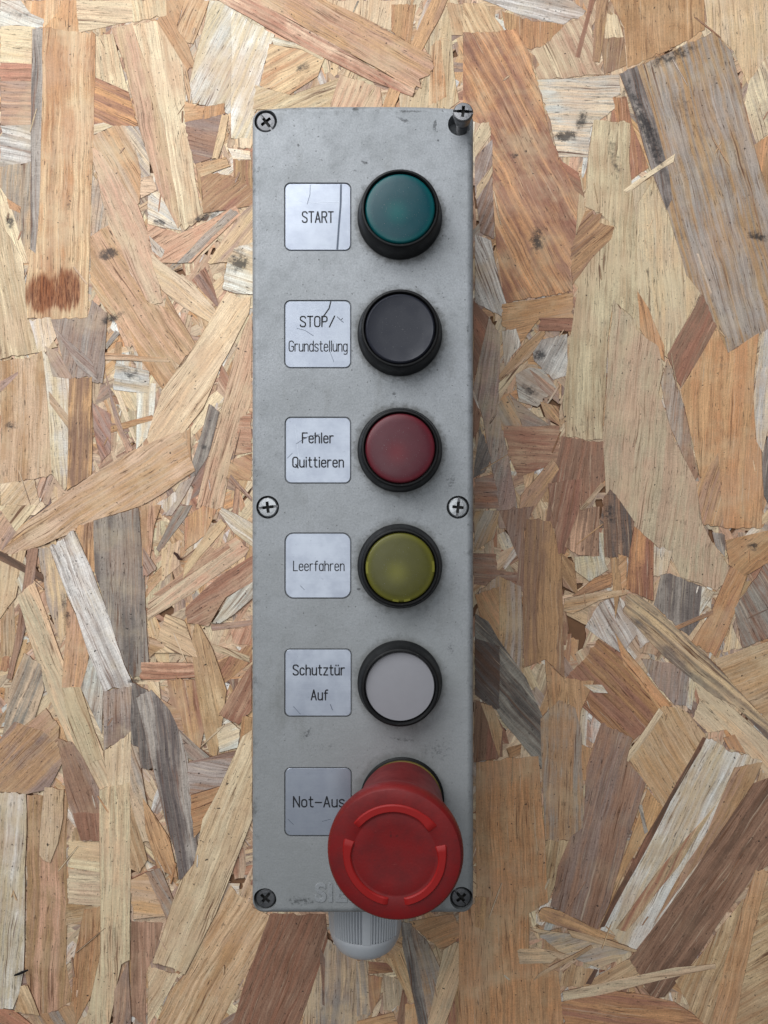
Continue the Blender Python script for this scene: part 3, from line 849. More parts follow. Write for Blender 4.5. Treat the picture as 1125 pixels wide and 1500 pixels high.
# broad strands of the board outside the picture and under the box
for k in range(900):
    x, y = rnd.uniform(-290, 1415), rnd.uniform(-380, 1880)
    if -60 < x < 1185 and -60 < y < 1560 and not (420 < x < 650 and 260 < y < 1240): continue
    L = rnd.uniform(110, 260); w = rnd.uniform(24, 80); a = rnd.gauss(100, 40)
    if -60 < x < 1185 and -60 < y < 1560: L = rnd.uniform(60, 110); w = rnd.uniform(20, 50)
    else:
        ex = max(-x, x - 1125, -y, y - 1500)
        if ex < L / 2: L = max(60, ex * 1.6)
    p = [(min(1425, max(-300, u)), min(1890, max(-395, v))) for u, v in chip_poly(x, y, L, w, a)]
    z = place(p, 0.000020, 14)
    if z is None: continue
    ta, tb = rnd.choice('ccyyttopnb'), rnd.choice('cyttoopnbrg')
    fill.add(strand_geo(roughen(p, a, False), a, None, None, z), rgb(*vary(TONE[ta], .08)), rgb(*vary(TONE[tb], .08)),
             (rnd.random() * .6, rnd.random() * .6, rnd.uniform(0, 50)))
fo = fill.build('wood_chips', board)
fo['kind'] = 'stuff'

# the traced strands, each one an object
n_str = 0
FUZZY = set('gwk')
for nm, ox, oy, sc, txt in STRANDS:
    for line in txt.strip().splitlines():
        tk = line.split()
        tones, ang = tk[0], float(tk[1])
        poly = []
        for q in tk[2:]:
            a, b = q.split(',')
            poly.append((ox + float(a) / sc, oy + float(b) / sc))
        z = place(poly)
        if z is None: continue
        sh = Sheet()
        tr = (rnd.uniform(.15, .95), rnd.uniform(.5, 1.0) if tones[0] in FUZZY else rnd.uniform(0.05, .4), rnd.uniform(0, 50))
        sh.add(strand_geo(roughen(poly, ang), ang, None, None, z), rgb(*vary(TONE[tones[0]])), rgb(*vary(TONE[tones[1]])), tr)
        sh.build('wood_strand', board)
        n_str += 1
# stray splinters and torn fibres pressed into the face
sl = Sheet()
for k in range(110):
    x, y = rnd.uniform(-10, 1135), rnd.uniform(-10, 1510)
    if 365 < x < 700 and 150 < y < 1345: continue
    L = rnd.uniform(10, 20) if k % 3 else rnd.uniform(22, 60); w = rnd.uniform(1.3, 3.4); a = rnd.gauss(95, 28)
    p = chip_poly(x, y, L, w, a)
    z = place(p)
    if z is None: z = Z0 + 0.0009
    ta, tb = rnd.choice('ccyytonwwbrbdk'), rnd.choice('cyttonb')
    sl.add(strand_geo(p, a, None, None, z + 0.00008), rgb(*vary(TONE[ta], .08)), rgb(*vary(TONE[tb], .08)), (.1, .3, rnd.uniform(0, 50)))
so = sl.build('wood_splinters', board)
so['kind'] = 'stuff'
print('strands', n_str, 'max level', max(max(r) for r in level))

# ------------------------------------------------------------------ control box materials
LX, LY = P(531.3, 748.5, LID)         # lid centre
box = bpy.data.objects.new('control_box', None)
COL.objects.link(box)
box['label'] = 'long grey metal control box with six buttons, lying upright on the strand board'
box['category'] = 'control box'
box.location = (LX, LY, 0.0021)
BZ = box.location.z
def B(px, py, h=LID):                   # picture pixel at height h -> box coordinates
    x, y = P(px, py, h); return (x - LX, y - LY, h - BZ)
LZ = LID - BZ
BTN_Y = [319, 489.5, 659.5, 829, 999.5]; BTN_X = 585.5

def lid_material():
    t = NT('grey_enamelled_metal')
    pos = t.n('ShaderNodeTexCoord').outputs['Object']
    sp = t.n('ShaderNodeSeparateXYZ'); t.L(pos, sp.inputs[0])
    grain = t.noise(pos, 1500.0, 5.0, 0.8)
    cloud = t.noise(pos, 55.0, 6.0, 0.6)
    cloud2 = t.noise(t.vadd(pos, (5, 2, 0)), 160.0, 5.0, 0.65)
    speck = t.noise(pos, 900.0, 2.0, 0.5)
    c = t.mix(t.ramp(cloud, 0.3, 0.7), rgb(160, 163, 166), rgb(172, 175, 179))
    c = t.mix(t.ramp(cloud2, 0.52, 0.78, 0.0, 0.28), c, rgb(118, 121, 120))
    c = t.mix(t.ramp(grain, 0.3, 0.75, 0.0, 0.5), c, rgb(106, 110, 112))
    c = t.mix(t.ramp(speck, 0.68, 0.74, 0.0, 0.7), c, rgb(70, 70, 68))
    # grime and painted contact shade around each button, on a regular pitch
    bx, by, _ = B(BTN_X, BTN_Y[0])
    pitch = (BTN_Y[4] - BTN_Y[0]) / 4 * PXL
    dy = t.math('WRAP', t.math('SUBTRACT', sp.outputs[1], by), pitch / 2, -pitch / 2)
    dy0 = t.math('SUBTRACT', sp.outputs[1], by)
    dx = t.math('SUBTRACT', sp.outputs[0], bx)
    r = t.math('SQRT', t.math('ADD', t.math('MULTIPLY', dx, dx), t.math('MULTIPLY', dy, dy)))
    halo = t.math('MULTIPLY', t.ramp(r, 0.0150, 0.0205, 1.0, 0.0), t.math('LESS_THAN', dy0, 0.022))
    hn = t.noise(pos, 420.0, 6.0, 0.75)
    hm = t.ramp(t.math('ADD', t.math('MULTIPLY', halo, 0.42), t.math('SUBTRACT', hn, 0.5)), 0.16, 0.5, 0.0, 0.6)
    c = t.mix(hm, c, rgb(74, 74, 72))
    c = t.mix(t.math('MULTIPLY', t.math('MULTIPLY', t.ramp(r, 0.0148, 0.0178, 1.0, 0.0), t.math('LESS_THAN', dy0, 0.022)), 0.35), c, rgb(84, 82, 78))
    # weaker light on the lower lid, painted in as a greyer tint
    gm = t.ramp(t.math('ADD', sp.outputs[1], t.math('MULTIPLY', cloud, 0.08)), 0.10, -0.09, 0.0, 0.6)
    c = t.mix(gm, c, rgb(145, 147, 146))
    marks = []
    for x, y, rx, ry, a, s_ in [(534, 238, 9, 4, 20, .85), (592, 176, 16, 5, 25, .75), (637, 184, 5, 15, 5, .8), (378, 249, 4, 8, 25, .8),
                                (519, 250, 6, 3, 0, .7), (470, 158, 40, 3, 2, .6), (520, 160, 8, 4, 0, .8), (600, 163, 50, 4, 0, .7),
                                (450, 1074, 12, 26, 40, .55), (590, 1083, 34, 5, 6, .62), (690, 940, 4, 40, 0, .55), (640, 1100, 60, 40, 0, .42),
                                (685, 480, 4, 14, 0, .75), (660, 705, 16, 24, 0, .55), (525, 863, 5, 3, 0, 1.0), (440, 1320, 46, 12, 0, .6), (470, 1095, 80, 20, 0, .38),
                                (462, 840, 120, 30, 0, .3), (577, 577, 6, 5, 0, .75), (373, 378, 3, 3, 0, .9), (437, 213, 3, 3, 0, 1.0), (466, 200, 3, 2, 0, 1.), (642, 206, 2.5, 2.5, 0, 1.1), (660, 950, 12, 20, 0, .5)]:
        b = B(x, y)
        marks.append((b[0], b[1], rx * 1.2 * PXL, ry * 1.2 * PXL, -radians(a), s_ * 1.2))
    c = t.mix(t.math('MULTIPLY', t.spots(pos, marks, t.noise(pos, 800.0, 5.0, 0.7)), 0.72), c, rgb(58, 60, 62))
    # chipped dark grime along the rim of the lid
    ex = t.math('ABSOLUTE', sp.outputs[0]); ey = t.math('ABSOLUTE', sp.outputs[1])
    ed = t.math('MAXIMUM', t.math('SUBTRACT', ex, LW / 2), t.math('SUBTRACT', ey, LH / 2))
    em = t.math('MULTIPLY', t.ramp(ed, -0.0045, 0.0), t.ramp(t.noise(pos, 230.0, 8.0, 0.8), 0.50, 0.66, 0.0, 0.6))
    c = t.mix(em, c, rgb(66, 66, 64))
    wp = t.ramp(t.noise(t.vmul(t.vadd(pos, (2, 3, 0)), (60, 22, 1)), 1.0, 6.0, 0.7), 0.56, 0.74, 0.0, 0.4)
    c = t.mix(wp, c, rgb(104, 104, 98))
    # hairline scratches
    scn = t.noise(t.vmul(t.vadd(pos, (1, 1, 1)), (260, 3600, 1)), 1.0, 2.0, 0.5)
    c = t.mix(t.ramp(scn, 0.735, 0.77, 0.0, 0.35), c, rgb(186, 190, 192))
    t.L(c, t.b.inputs['Base Color'])
    t.L(t.ramp(cloud2, 0.3, 0.7, 0.42, 0.58), t.b.inputs['Roughness'])
    t.b.inputs['Metallic'].default_value = 0.15
    t.b.inputs['Specular IOR Level'].default_value = 0.45
    h = t.math('ADD', t.math('MULTIPLY', grain, 0.8), t.math('MULTIPLY', cloud2, 1.6))
    t.L(t.bump(h, 0.55, 0.00018), t.b.inputs['Normal'])
    return t.m
LW, LH = 326.0 * PXL, 1183 * PXL
M_LID = lid_material()
M_DARK = simple('shaded_grimy_recess', rgb(48, 47, 46), rough=0.7, var=0.2)  # recess shade and grime, both put into one dark colour
M_BLACK = simple('black_plastic', rgb(18, 18, 19), rough=0.5, spec=0.35, var=0.12, nscale=1200, dirt=0.0, bump=0.15)
M_BLACKCAP = simple('black_button_plastic', rgb(38, 40, 50), rough=0.5, var=0.08, nscale=1500, bump=0.1)
M_STEEL = simple('zinc_plated_steel', rgb(176, 178, 180), rough=0.34, metal=0.9, var=0.15, nscale=1500, dirt=0.55, bump=0.3)
M_STEELD = simple('tarnished_steel', rgb(122, 122, 124), rough=0.42, metal=0.85, var=0.2, nscale=1200, dirt=0.75, bump=0.3)
M_INK = simple('engraving_ink', rgb(30, 32, 38), rough=0.6, var=0.15)
M_SCR = simple('scratched_aluminium', rgb(96, 104, 118), rough=0.5, metal=0.4, var=0.2)
M_SCRL = simple('light_scratch', rgb(205, 212, 222), rough=0.5, metal=0.4, var=0.1)
M_GLAND = simple('pale_grey_polyamide', rgb(196, 199, 203), rough=0.42, var=0.06, nscale=500)
M_RED = None

def plate_material():
    t = NT('brushed_aluminium')
    pos = t.n('ShaderNodeTexCoord').outputs['Object']
    oi = t.n('ShaderNodeObjectInfo').outputs['Random']
    cmb = t.n('ShaderNodeCombineXYZ'); t.L(oi, cmb.inputs[2])
    p2 = t.vadd(pos, t.vmul(cmb.outputs[0], (1, 1, 9)))
    br = t.noise(t.vmul(p2, (70, 5200, 1)), 1.0, 3.0, 0.6)
    cl = t.noise(p2, 130.0, 5.0, 0.65)
    sp = t.noise(p2, 700.0, 3.0, 0.5)
    c = t.mix(t.ramp(cl, 0.3, 0.75), rgb(172, 178, 189), rgb(158, 164, 177))
    c = t.mix(t.ramp(br, 0.45, 0.8, 0.0, 0.18), c, rgb(140, 148, 160))
    c = t.mix(t.ramp(sp, 0.70, 0.76, 0.0, 0.35), c, rgb(100, 106, 118))
    t.L(c, t.b.inputs['Base Color'])
    t.b.inputs['Metallic'].default_value = 0.6
    t.L(t.ramp(cl, 0.3, 0.7, 0.31, 0.35), t.b.inputs['Roughness'])
    t.L(t.bump(br, 0.15, 0.00005), t.b.inputs['Normal'])
    return t.m
M_PLATE = plate_material()

# ------------------------------------------------------------------ lid and body
LW, LH = 326.0 * PXL, 1183 * PXL
SCREWS = [(389, 177, 'a'), (673, 182, 'up'), (392, 743, 'm'), (671, 743, 'n'), (388, 1318, 'b'), (676, 1316, 'c')]
LABELS = [(465.5, 317.5, 95.5, 97, 8), (465.5, 489.5, 95.5, 97, 8), (465.8, 659.5, 94.5, 95, 8), (465.8, 828.5, 95, 94, 12), (466, 1000, 96, 97, 7), (466, 1174.5, 96, 98, 8)]

bm = bmesh.new()
E = 0.0026
prof = [(0.0, LZ - 0.012), (0.0, LZ - E)] + [(E - E * cos(radians(a)), LZ - E + E * sin(radians(a))) for a in range(10, 91, 10)]
rs = [rrect(LW - 2 * i, LH - 2 * i, max(0.0012, 0.0042 - i), z, 7, 0.0011) for i, z in prof]
rings(bm, rs)
lid = bm_obj('lid', bm, M_LID, box)
cut = []
for x, y, k in SCREWS:
    bm = bmesh.new(); b = B(x, y)
    lathe(bm, [(0.0042, -0.0075), (0.0042, 0.004)], 40)
    cut.append(bm_obj('cutter', bm, M_DARK, box, (b[0], b[1], LZ)))
for x, y, w, h, r in LABELS:
    bm = bmesh.new(); b = B(x, y)
    g = 3.4
    rings(bm, [rrect((w + g) * PXL, (h + g) * PXL, (r + 1.4) * PXL, z, 6) for z in (-0.0011, 0.003)])
    cut.append(bm_obj('cutter', bm, M_DARK, box, (b[0], b[1], LZ)))
bpy.context.view_layer.update()
boolean(lid, cut)

bm = bmesh.new()
prof = [(0.0004, LZ - 0.0125), (0.0014, 0.006), (0.0020, 0.0015), (0.0035, 0.0)]
rs = [rrect(LW - 2 * i, LH - 2 * i, 0.0042, z, 7, 0.001) for i, z in prof]
rings(bm, rs)
bm_obj('enclosure_body', bm, M_LID, box)
bm = bmesh.new()
rings(bm, [rrect(LW - 0.0022, LH - 0.0022, 0.0035, z, 7, 0.001) for z in (LZ - 0.0130, LZ - 0.0115)])
bm_obj('gasket', bm, M_BLACK, box)

# ------------------------------------------------------------------ stroke lettering
O_ = [(0, 1.5), (0, 5.5), (.25, 6.3), (.9, 6.85), (2, 7), (3.1, 6.85), (3.75, 6.3), (4, 5.5), (4, 1.5), (3.75, .7), (3.1, .15), (2, 0), (.9, .15), (.25, .7), (0, 1.5)]
BOWL = [(3.4, 1.3), (2.7, .3), (1.7, 0), (.7, .2), (.1, 1), (0, 2), (0, 3), (.1, 4), (.7, 4.8), (1.7, 5), (2.7, 4.7), (3.4, 3.7)]
ARCH = [(0, 3.7), (.7, 4.7), (1.8, 5), (2.8, 4.8), (3.4, 3.9), (3.4, 0)]
U_ = [(0, 5), (0, 1.2), (.5, .2), (1.6, 0), (2.7, .3), (3.4, 1.3)]
GL = {
 'S': (4, [[(4, 5.9), (3.6, 6.6), (2.9, 6.95), (2, 7), (1, 6.9), (.3, 6.5), (0, 5.7), (.1, 4.8), (.6, 4.2), (3.3, 2.9), (3.9, 2.3), (4, 1.3), (3.7, .5), (3, .1), (2, 0), (.9, .1), (.3, .5), (0, 1.1)]]),
 'T': (4, [[(0, 7), (4, 7)], [(2, 7), (2, 0)]]),
 'A': (4, [[(0, 0), (2, 7), (4, 0)], [(.65, 2.2), (3.35, 2.2)]]),
 'R': (4, [[(0, 0), (0, 7), (2.8, 7), (3.6, 6.6), (4, 5.9), (4, 4.8), (3.6, 4), (2.8, 3.6), (0, 3.6)], [(2.3, 3.6), (4, 0)]]),
 'O': (4, [O_]), 'Q': (4, [O_, [(2.4, 1.8), (4.1, -.5)]]),
 'P': (4, [[(0, 0), (0, 7), (2.8, 7), (3.6, 6.6), (4, 5.8), (4, 4.6), (3.6, 3.8), (2.8, 3.4), (0, 3.4)]]),
 '/': (4, [[(0, -.2), (3.8, 7.2)]]),
 'G': (4, [[(4, 5.7), (3.6, 6.5), (3, 6.9), (2, 7), (.9, 6.85), (.25, 6.3), (0, 5.5), (0, 1.5), (.25, .7), (.9, .15), (2, 0), (3.1, .15), (3.75, .7), (4, 1.5), (4, 3.3), (2.3, 3.3)]]),
 'r': (2.6, [[(0, 0), (0, 5)], [(0, 3.6), (.5, 4.6), (1.4, 5), (2.6, 4.9)]]),
 'u': (3.4, [U_, [(3.4, 5), (3.4, 0)]]),
 'U': (3.4, [U_, [(3.4, 5), (3.4, 0)], [(.8, 6.5), (.8, 6.9)], [(2.6, 6.5), (2.6, 6.9)]]),
 'n': (3.4, [[(0, 0), (0, 5)], ARCH]),
 'h': (3.4, [[(0, 0), (0, 7)], ARCH]),
 'd': (3.4, [BOWL, [(3.4, 7), (3.4, 0)]]),
 'a': (3.4, [BOWL, [(3.4, 5), (3.4, 0)]]),
 'g': (3.4, [BOWL, [(3.4, 5), (3.4, -1), (3, -1.8), (2, -2.1), (.5, -1.9)]]),
 's': (3.2, [[(3.2, 4.2), (2.7, 4.8), (1.6, 5), (.6, 4.8), (.1, 4.1), (.2, 3.3), (.8, 2.8), (2.6, 2.1), (3.1, 1.6), (3.1, .9), (2.6, .2), (1.6, 0), (.5, .2), (0, .8)]]),
 't': (2.7, [[(1, 6.8), (1, 1.1), (1.3, .3), (2, 0), (2.7, .1)], [(0, 5), (2.5, 5)]]),
 'e': (3.4, [[(0, 2.7), (3.4, 2.7), (3.4, 3.5), (2.9, 4.6), (1.7, 5), (.7, 4.7), (.1, 4), (0, 3), (0, 2), (.1, 1), (.7, .3), (1.7, 0), (2.8, .2), (3.3, .9)]]),
 'o': (3.4, [[(1.7, 0), (.7, .3), (.1, 1), (0, 2), (0, 3), (.1, 4), (.7, 4.7), (1.7, 5), (2.7, 4.7), (3.3, 4), (3.4, 3), (3.4, 2), (3.3, 1), (2.7, .3), (1.7, 0)]]),
 'l': (.4, [[(.2, 7), (.2, 0)]]),
 'i': (.4, [[(.2, 5), (.2, 0)], [(.2, 6.5), (.2, 6.9)]]),
 'F': (3.8, [[(0, 0), (0, 7), (3.8, 7)], [(0, 3.6), (3, 3.6)]]),
 'L': (3.6, [[(0, 7), (0, 0), (3.6, 0)]]),
 'f': (2.7, [[(.9, 0), (.9, 5.8), (1.2, 6.6), (1.9, 7), (2.7, 6.9)], [(0, 4.8), (2.4, 4.8)]]),
 'c': (3.2, [[(3.2, 4), (2.7, 4.7), (1.7, 5), (.7, 4.7), (.1, 4), (0, 3), (0, 2), (.1, 1), (.7, .3), (1.7, 0), (2.7, .3), (3.2, 1)]]),
 'z': (3.2, [[(0, 5), (3.2, 5), (0, 0), (3.2, 0)]]),
 'N': (4, [[(0, 0), (0, 7), (4, 0), (4, 7)]]),
 '-': (4.2, [[(0, 3), (4.2, 3)]]),
 'M': (4.6, []), ' ': (2, []),
}
def stroke(bm, pts, w, z, hgt=0.00005):
    """a round-ended ribbon with a little thickness"""
    for i in range(len(pts) - 1):
        a, b = Vector(pts[i]), Vector(pts[i + 1])
        d = b - a
        if d.length < 1e-9: continue
        ang = atan2(d.y, d.x); r = w / 2
        o = [a + Vector((cos(ang + q), sin(ang + q))) * r for q in (pi/2, pi*.75, pi, pi*1.25, pi*1.5)]
        o += [b + Vector((cos(ang + q), sin(ang + q))) * r for q in (-pi/2, -pi*.25, 0, pi*.25, pi/2)]
        zz = z + (i % 2) * 0.000006
        rings(bm, [[(p.x, p.y, q) for p in o] for q in (z - 0.00004, zz + hgt)], cap0=False)
def text_strokes(bm, s, cx, cy, wpx, cap, w, z, gap=1.35):
    tot = sum(GL[c][0] for c in s) + gap * (len(s) - 1)
    sx = wpx * PXL / tot; sy = cap * PXL / 7.0
    x = -tot / 2
    for c in s:
        cw, polys = GL[c]
        for pl in polys:
            stroke(bm, [(cx + (x + u) * sx, cy + (v - 3.5) * sy) for u, v in pl], w, z)
        x += cw + gap

TEXTS = [
 [('START', 465.5, 318, 45, 15.5)],
 [('STOP', 459.5, 471, 39, 15), ('/', 486.5, 471, 8, 15), ('Grundstellung', 466, 507, 85, 15)],
 [('Fehler', 465.5, 641.5, 45, 14.5), ('Quittieren', 466, 677, 74, 14.5)],
 [('Leerfahren', 467, 829, 74, 14)],
 [('SchutztUr', 467, 981.5, 75, 14.5), ('Auf', 468, 1018, 24, 14.5)],
 [('Not-Aus', 467, 1174.5, 74, 15)],
]
SCRATCH = [
 [(2.3, M_SCR, [(499.5, 271), (499, 300), (496.5, 330), (494, 365)]), (.6, M_SCR, [(454.5, 271), (454, 285), (450, 299)]), (.6, M_SCRL, [(438, 294), (458, 297), (480, 296), (496, 295)])],
 [(1.5, M_INK, [(484.5, 442), (482, 452), (477, 459), (472.5, 465), (471.5, 477)]), (.6, M_SCR, [(435, 481), (447, 484), (459, 492)]), (.7, M_INK, [(494, 464), (499, 469), (502, 466)]), (.5, M_SCR, [(483, 514), (489, 530)]), (.9, M_SCR, [(500, 470), (503, 472)])],
 [(.6, M_SCR, [(434, 650), (450, 640), (468, 636)]), (.6, M_SCR, [(421, 671), (428, 664)]), (.5, M_SCRL, [(432, 622), (440, 690)])],
 [(.5, M_SCR, [(440, 858), (446, 864)])],
 [(.8, M_SCR, [(484, 1032), (487, 1040)]), (.5, M_SCR, [(430, 1035), (440, 1046)])],
 [(.5, M_SCR, [(472, 1203), (484, 1200)]), (.5, M_SCR, [(422, 1200), (430, 1208)])],
]
for i, (x, y, w, h, r) in enumerate(LABELS):
    b = B(x, y)
    bm = bmesh.new()
    R = r * PXL
    pr = [(0, -0.0010), (0, -0.00012), (0.00012, 0.0)]
    rings(bm, [rrect((w * PXL) - 2 * q, (h * PXL) - 2 * q, R, z, 8) for q, z in pr])
    pl = bm_obj('label_plate', bm, M_PLATE, box, (b[0], b[1], LZ - 0.00005))
    pl.rotation_euler = (radians([-.5, 0, .6, 1.6, 1.0, 1.6][i]) * -0.35, radians([.3, 0, -.2, .2, .3, 0][i]) * 0.3, 0)
    pl['label'] = ['silvery plate reading START with a dark vertical scratch', 'silvery plate reading STOP/ Grundstellung with a black crack', 'silvery plate reading Fehler Quittieren',
                   'bright silvery plate reading Leerfahren with rounder corners', 'silvery plate reading Schutztür Auf', 'silvery plate reading Not-Aus half hidden by the red knob'][i]
    bm = bmesh.new()
    for s, tx, ty, wp, cap in TEXTS[i]:
        q = B(tx, ty)
        text_strokes(bm, s, q[0] - b[0], q[1] - b[1], wp, cap, (1.5 if i == 3 or len(s) > 11 else 2.0) * PXL, 0.0, 1.35 if len(s) > 11 else 1.6)
    bm_obj('lettering', bm, M_INK, pl)
    for wd, mt, pts in SCRATCH[i]:
        bm = bmesh.new()
        stroke(bm, [(B(px, py)[0] - b[0], B(px, py)[1] - b[1]) for px, py in pts], wd * 1.25 * PXL, 0.0, 0.00003)
        bm_obj('scratch', bm, mt, pl)

# raised maker's lettering near the lower edge
bm_t = bpy.data.curves.new('raised_lettering', 'FONT')
bm_t.body = 'SIEMENS'
bm_t.size = 0.0094; bm_t.extrude = 0.00014; bm_t.offset = 0.00022; bm_t.space_character = 1.06
bm_t.bevel_depth = 0.00008
to = bpy.data.objects.new('tmp', bm_t); COL.objects.link(to)
bpy.context.view_layer.update()
me = bpy.data.meshes.new_from_object(to.evaluated_get(bpy.context.evaluated_depsgraph_get()))
bpy.data.objects.remove(to)
q = B(461, 1320)
tl = link('raised_lettering', me, None, box, (q[0], q[1], LZ + 0.00006))
me.materials.clear(); me.materials.append(M_LID)

# ------------------------------------------------------------------ screws
def screw(x, y, rot, z, tilt=(0, 0), mat=None, shank=False, r=0.0036, lab=None):
    bm = bmesh.new()
    lathe(bm, [(0.0016, -0.012), (0.0016, -0.0022), (r * .97, -0.0020), (r, -0.0015), (r, -0.0006), (r * .96, -0.0002), (r * .88, 0.00002), (r * .55, 0.00012), (r * .2, 0.00015)], 40)
    h = bm_obj('screw', bm, mat, box)
    cs = []
    for (w, l, d, cm) in ((r * 2.3, 0.0009, 0.0007, M_STEELD), (0.0011, r * 1.15, 0.0015, M_DARK), (r * 1.15, 0.0011, 0.0015, M_DARK)):
        bm = bmesh.new()
        bmesh.ops.create_cube(bm, size=1.0, matrix=Matrix.Translation((0, 0, 0.0012 - d)) @ Matrix.Diagonal((w, l, 0.0024, 1)))
        cs.append(bm_obj('cutter', bm, cm, box))
    bpy.context.view_layer.update()
    boolean(h, cs, transfer=True)
    b = B(x, y)
    h.location = (b[0], b[1], z); h.rotation_euler = (tilt[0], tilt[1], radians(rot))
    if lab: h['label'] = lab
    return h
screw(389, 177, -52, LZ - 0.0007, mat=M_STEELD)
screw(392, 743, 7, LZ - 0.0002, mat=M_STEEL, lab='bright screw with a level slot')
screw(671, 743, 84, LZ - 0.0002, mat=M_STEEL)
screw(388, 1318, 50, LZ - 0.0012, mat=M_STEELD)
screw(676, 1317, -50, LZ - 0.0012, mat=M_STEELD)
s = screw(674.5, 183, 175, LZ + 0.0090, (radians(5), radians(4)), M_STEELD, lab='loosened screw standing out of its hole')
bm = bmesh.new()
lathe(bm, [(0.0027, -0.0016), (0.0028, -0.0030), (0.0029, -0.0042), (0.0020, -0.0046)], 32)
bm_obj('washer', bm, M_STEELD, s, (0, 0, -0.0006))
bm = bmesh.new()
pr = []
for k in range(22):
    pr += [(0.0017, -0.0046 - k * 0.0005), (0.0020, -0.00485 - k * 0.0005)]
lathe(bm, pr, 24)
bm_obj('thread', bm, M_STEELD, s)

# ------------------------------------------------------------------ push buttons
def lens_mat(name, col, glow, trans, rough=0.28):
    t = NT(name)
    pos = t.n('ShaderNodeTexCoord').outputs['Object']
    n1 = t.noise(pos, 300.0, 4.0, 0.6)
    c = t.mix(n1, tuple(v * .86 for v in col[:3]) + (1,), tuple(min(1, v * 1.12) for v in col[:3]) + (1,))
    # glow painted into the colour at the centre, same tint along the rim
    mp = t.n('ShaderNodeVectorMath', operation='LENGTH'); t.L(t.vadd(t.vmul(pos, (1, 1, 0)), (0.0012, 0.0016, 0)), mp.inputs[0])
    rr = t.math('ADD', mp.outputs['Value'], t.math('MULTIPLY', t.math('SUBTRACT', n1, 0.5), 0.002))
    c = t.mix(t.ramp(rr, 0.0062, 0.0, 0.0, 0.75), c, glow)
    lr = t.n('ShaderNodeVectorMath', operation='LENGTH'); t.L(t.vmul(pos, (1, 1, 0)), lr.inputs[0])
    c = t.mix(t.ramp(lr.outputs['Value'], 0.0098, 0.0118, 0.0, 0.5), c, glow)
    c = t.mix(t.ramp(t.noise(pos, 2600.0, 2.0), 0.68, 0.76, 0.0, 0.5), c, (0.4, 0.4, 0.4, 1))
    t.L(c, t.b.inputs['Base Color'])
    t.L(t.ramp(t.noise(pos, 90.0, 5.0, 0.6), 0.3, 0.7, rough, rough + .14), t.b.inputs['Roughness'])
    t.b.inputs['Transmission Weight'].default_value = trans
    t.b.inputs['IOR'].default_value = 1.4
    t.L(t.bump(t.noise(pos, 1500, 3.0), 0.1, 0.0001), t.b.inputs['Normal'])
    return t.m
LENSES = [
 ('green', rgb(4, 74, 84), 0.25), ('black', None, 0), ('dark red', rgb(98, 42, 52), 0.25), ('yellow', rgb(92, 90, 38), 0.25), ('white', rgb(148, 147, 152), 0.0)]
M_WELL = simple('lamp_reflector', rgb(95, 95, 95), rough=0.6, var=0.1)
M_BULB = simple('lamp_cap', rgb(225, 225, 220), rough=0.5, var=0.05)
M_CLIP = simple('yellow_moulding', rgb(128, 125, 50), rough=0.35, var=0.1)
def lens_inner(bm, rl, H):
    # inner skin of the cap, so that it is a shell over the lamp
    lathe(bm, [(rl, 0.0030), (rl - 0.0007, 0.0030), (rl - 0.0008, H - 0.0018), (rl * .6, H - 0.0013), (rl * .15, H - 0.0011)], 96, cap0=False)
    bmesh.ops.remove_doubles(bm, verts=bm.verts[:], dist=1e-6)
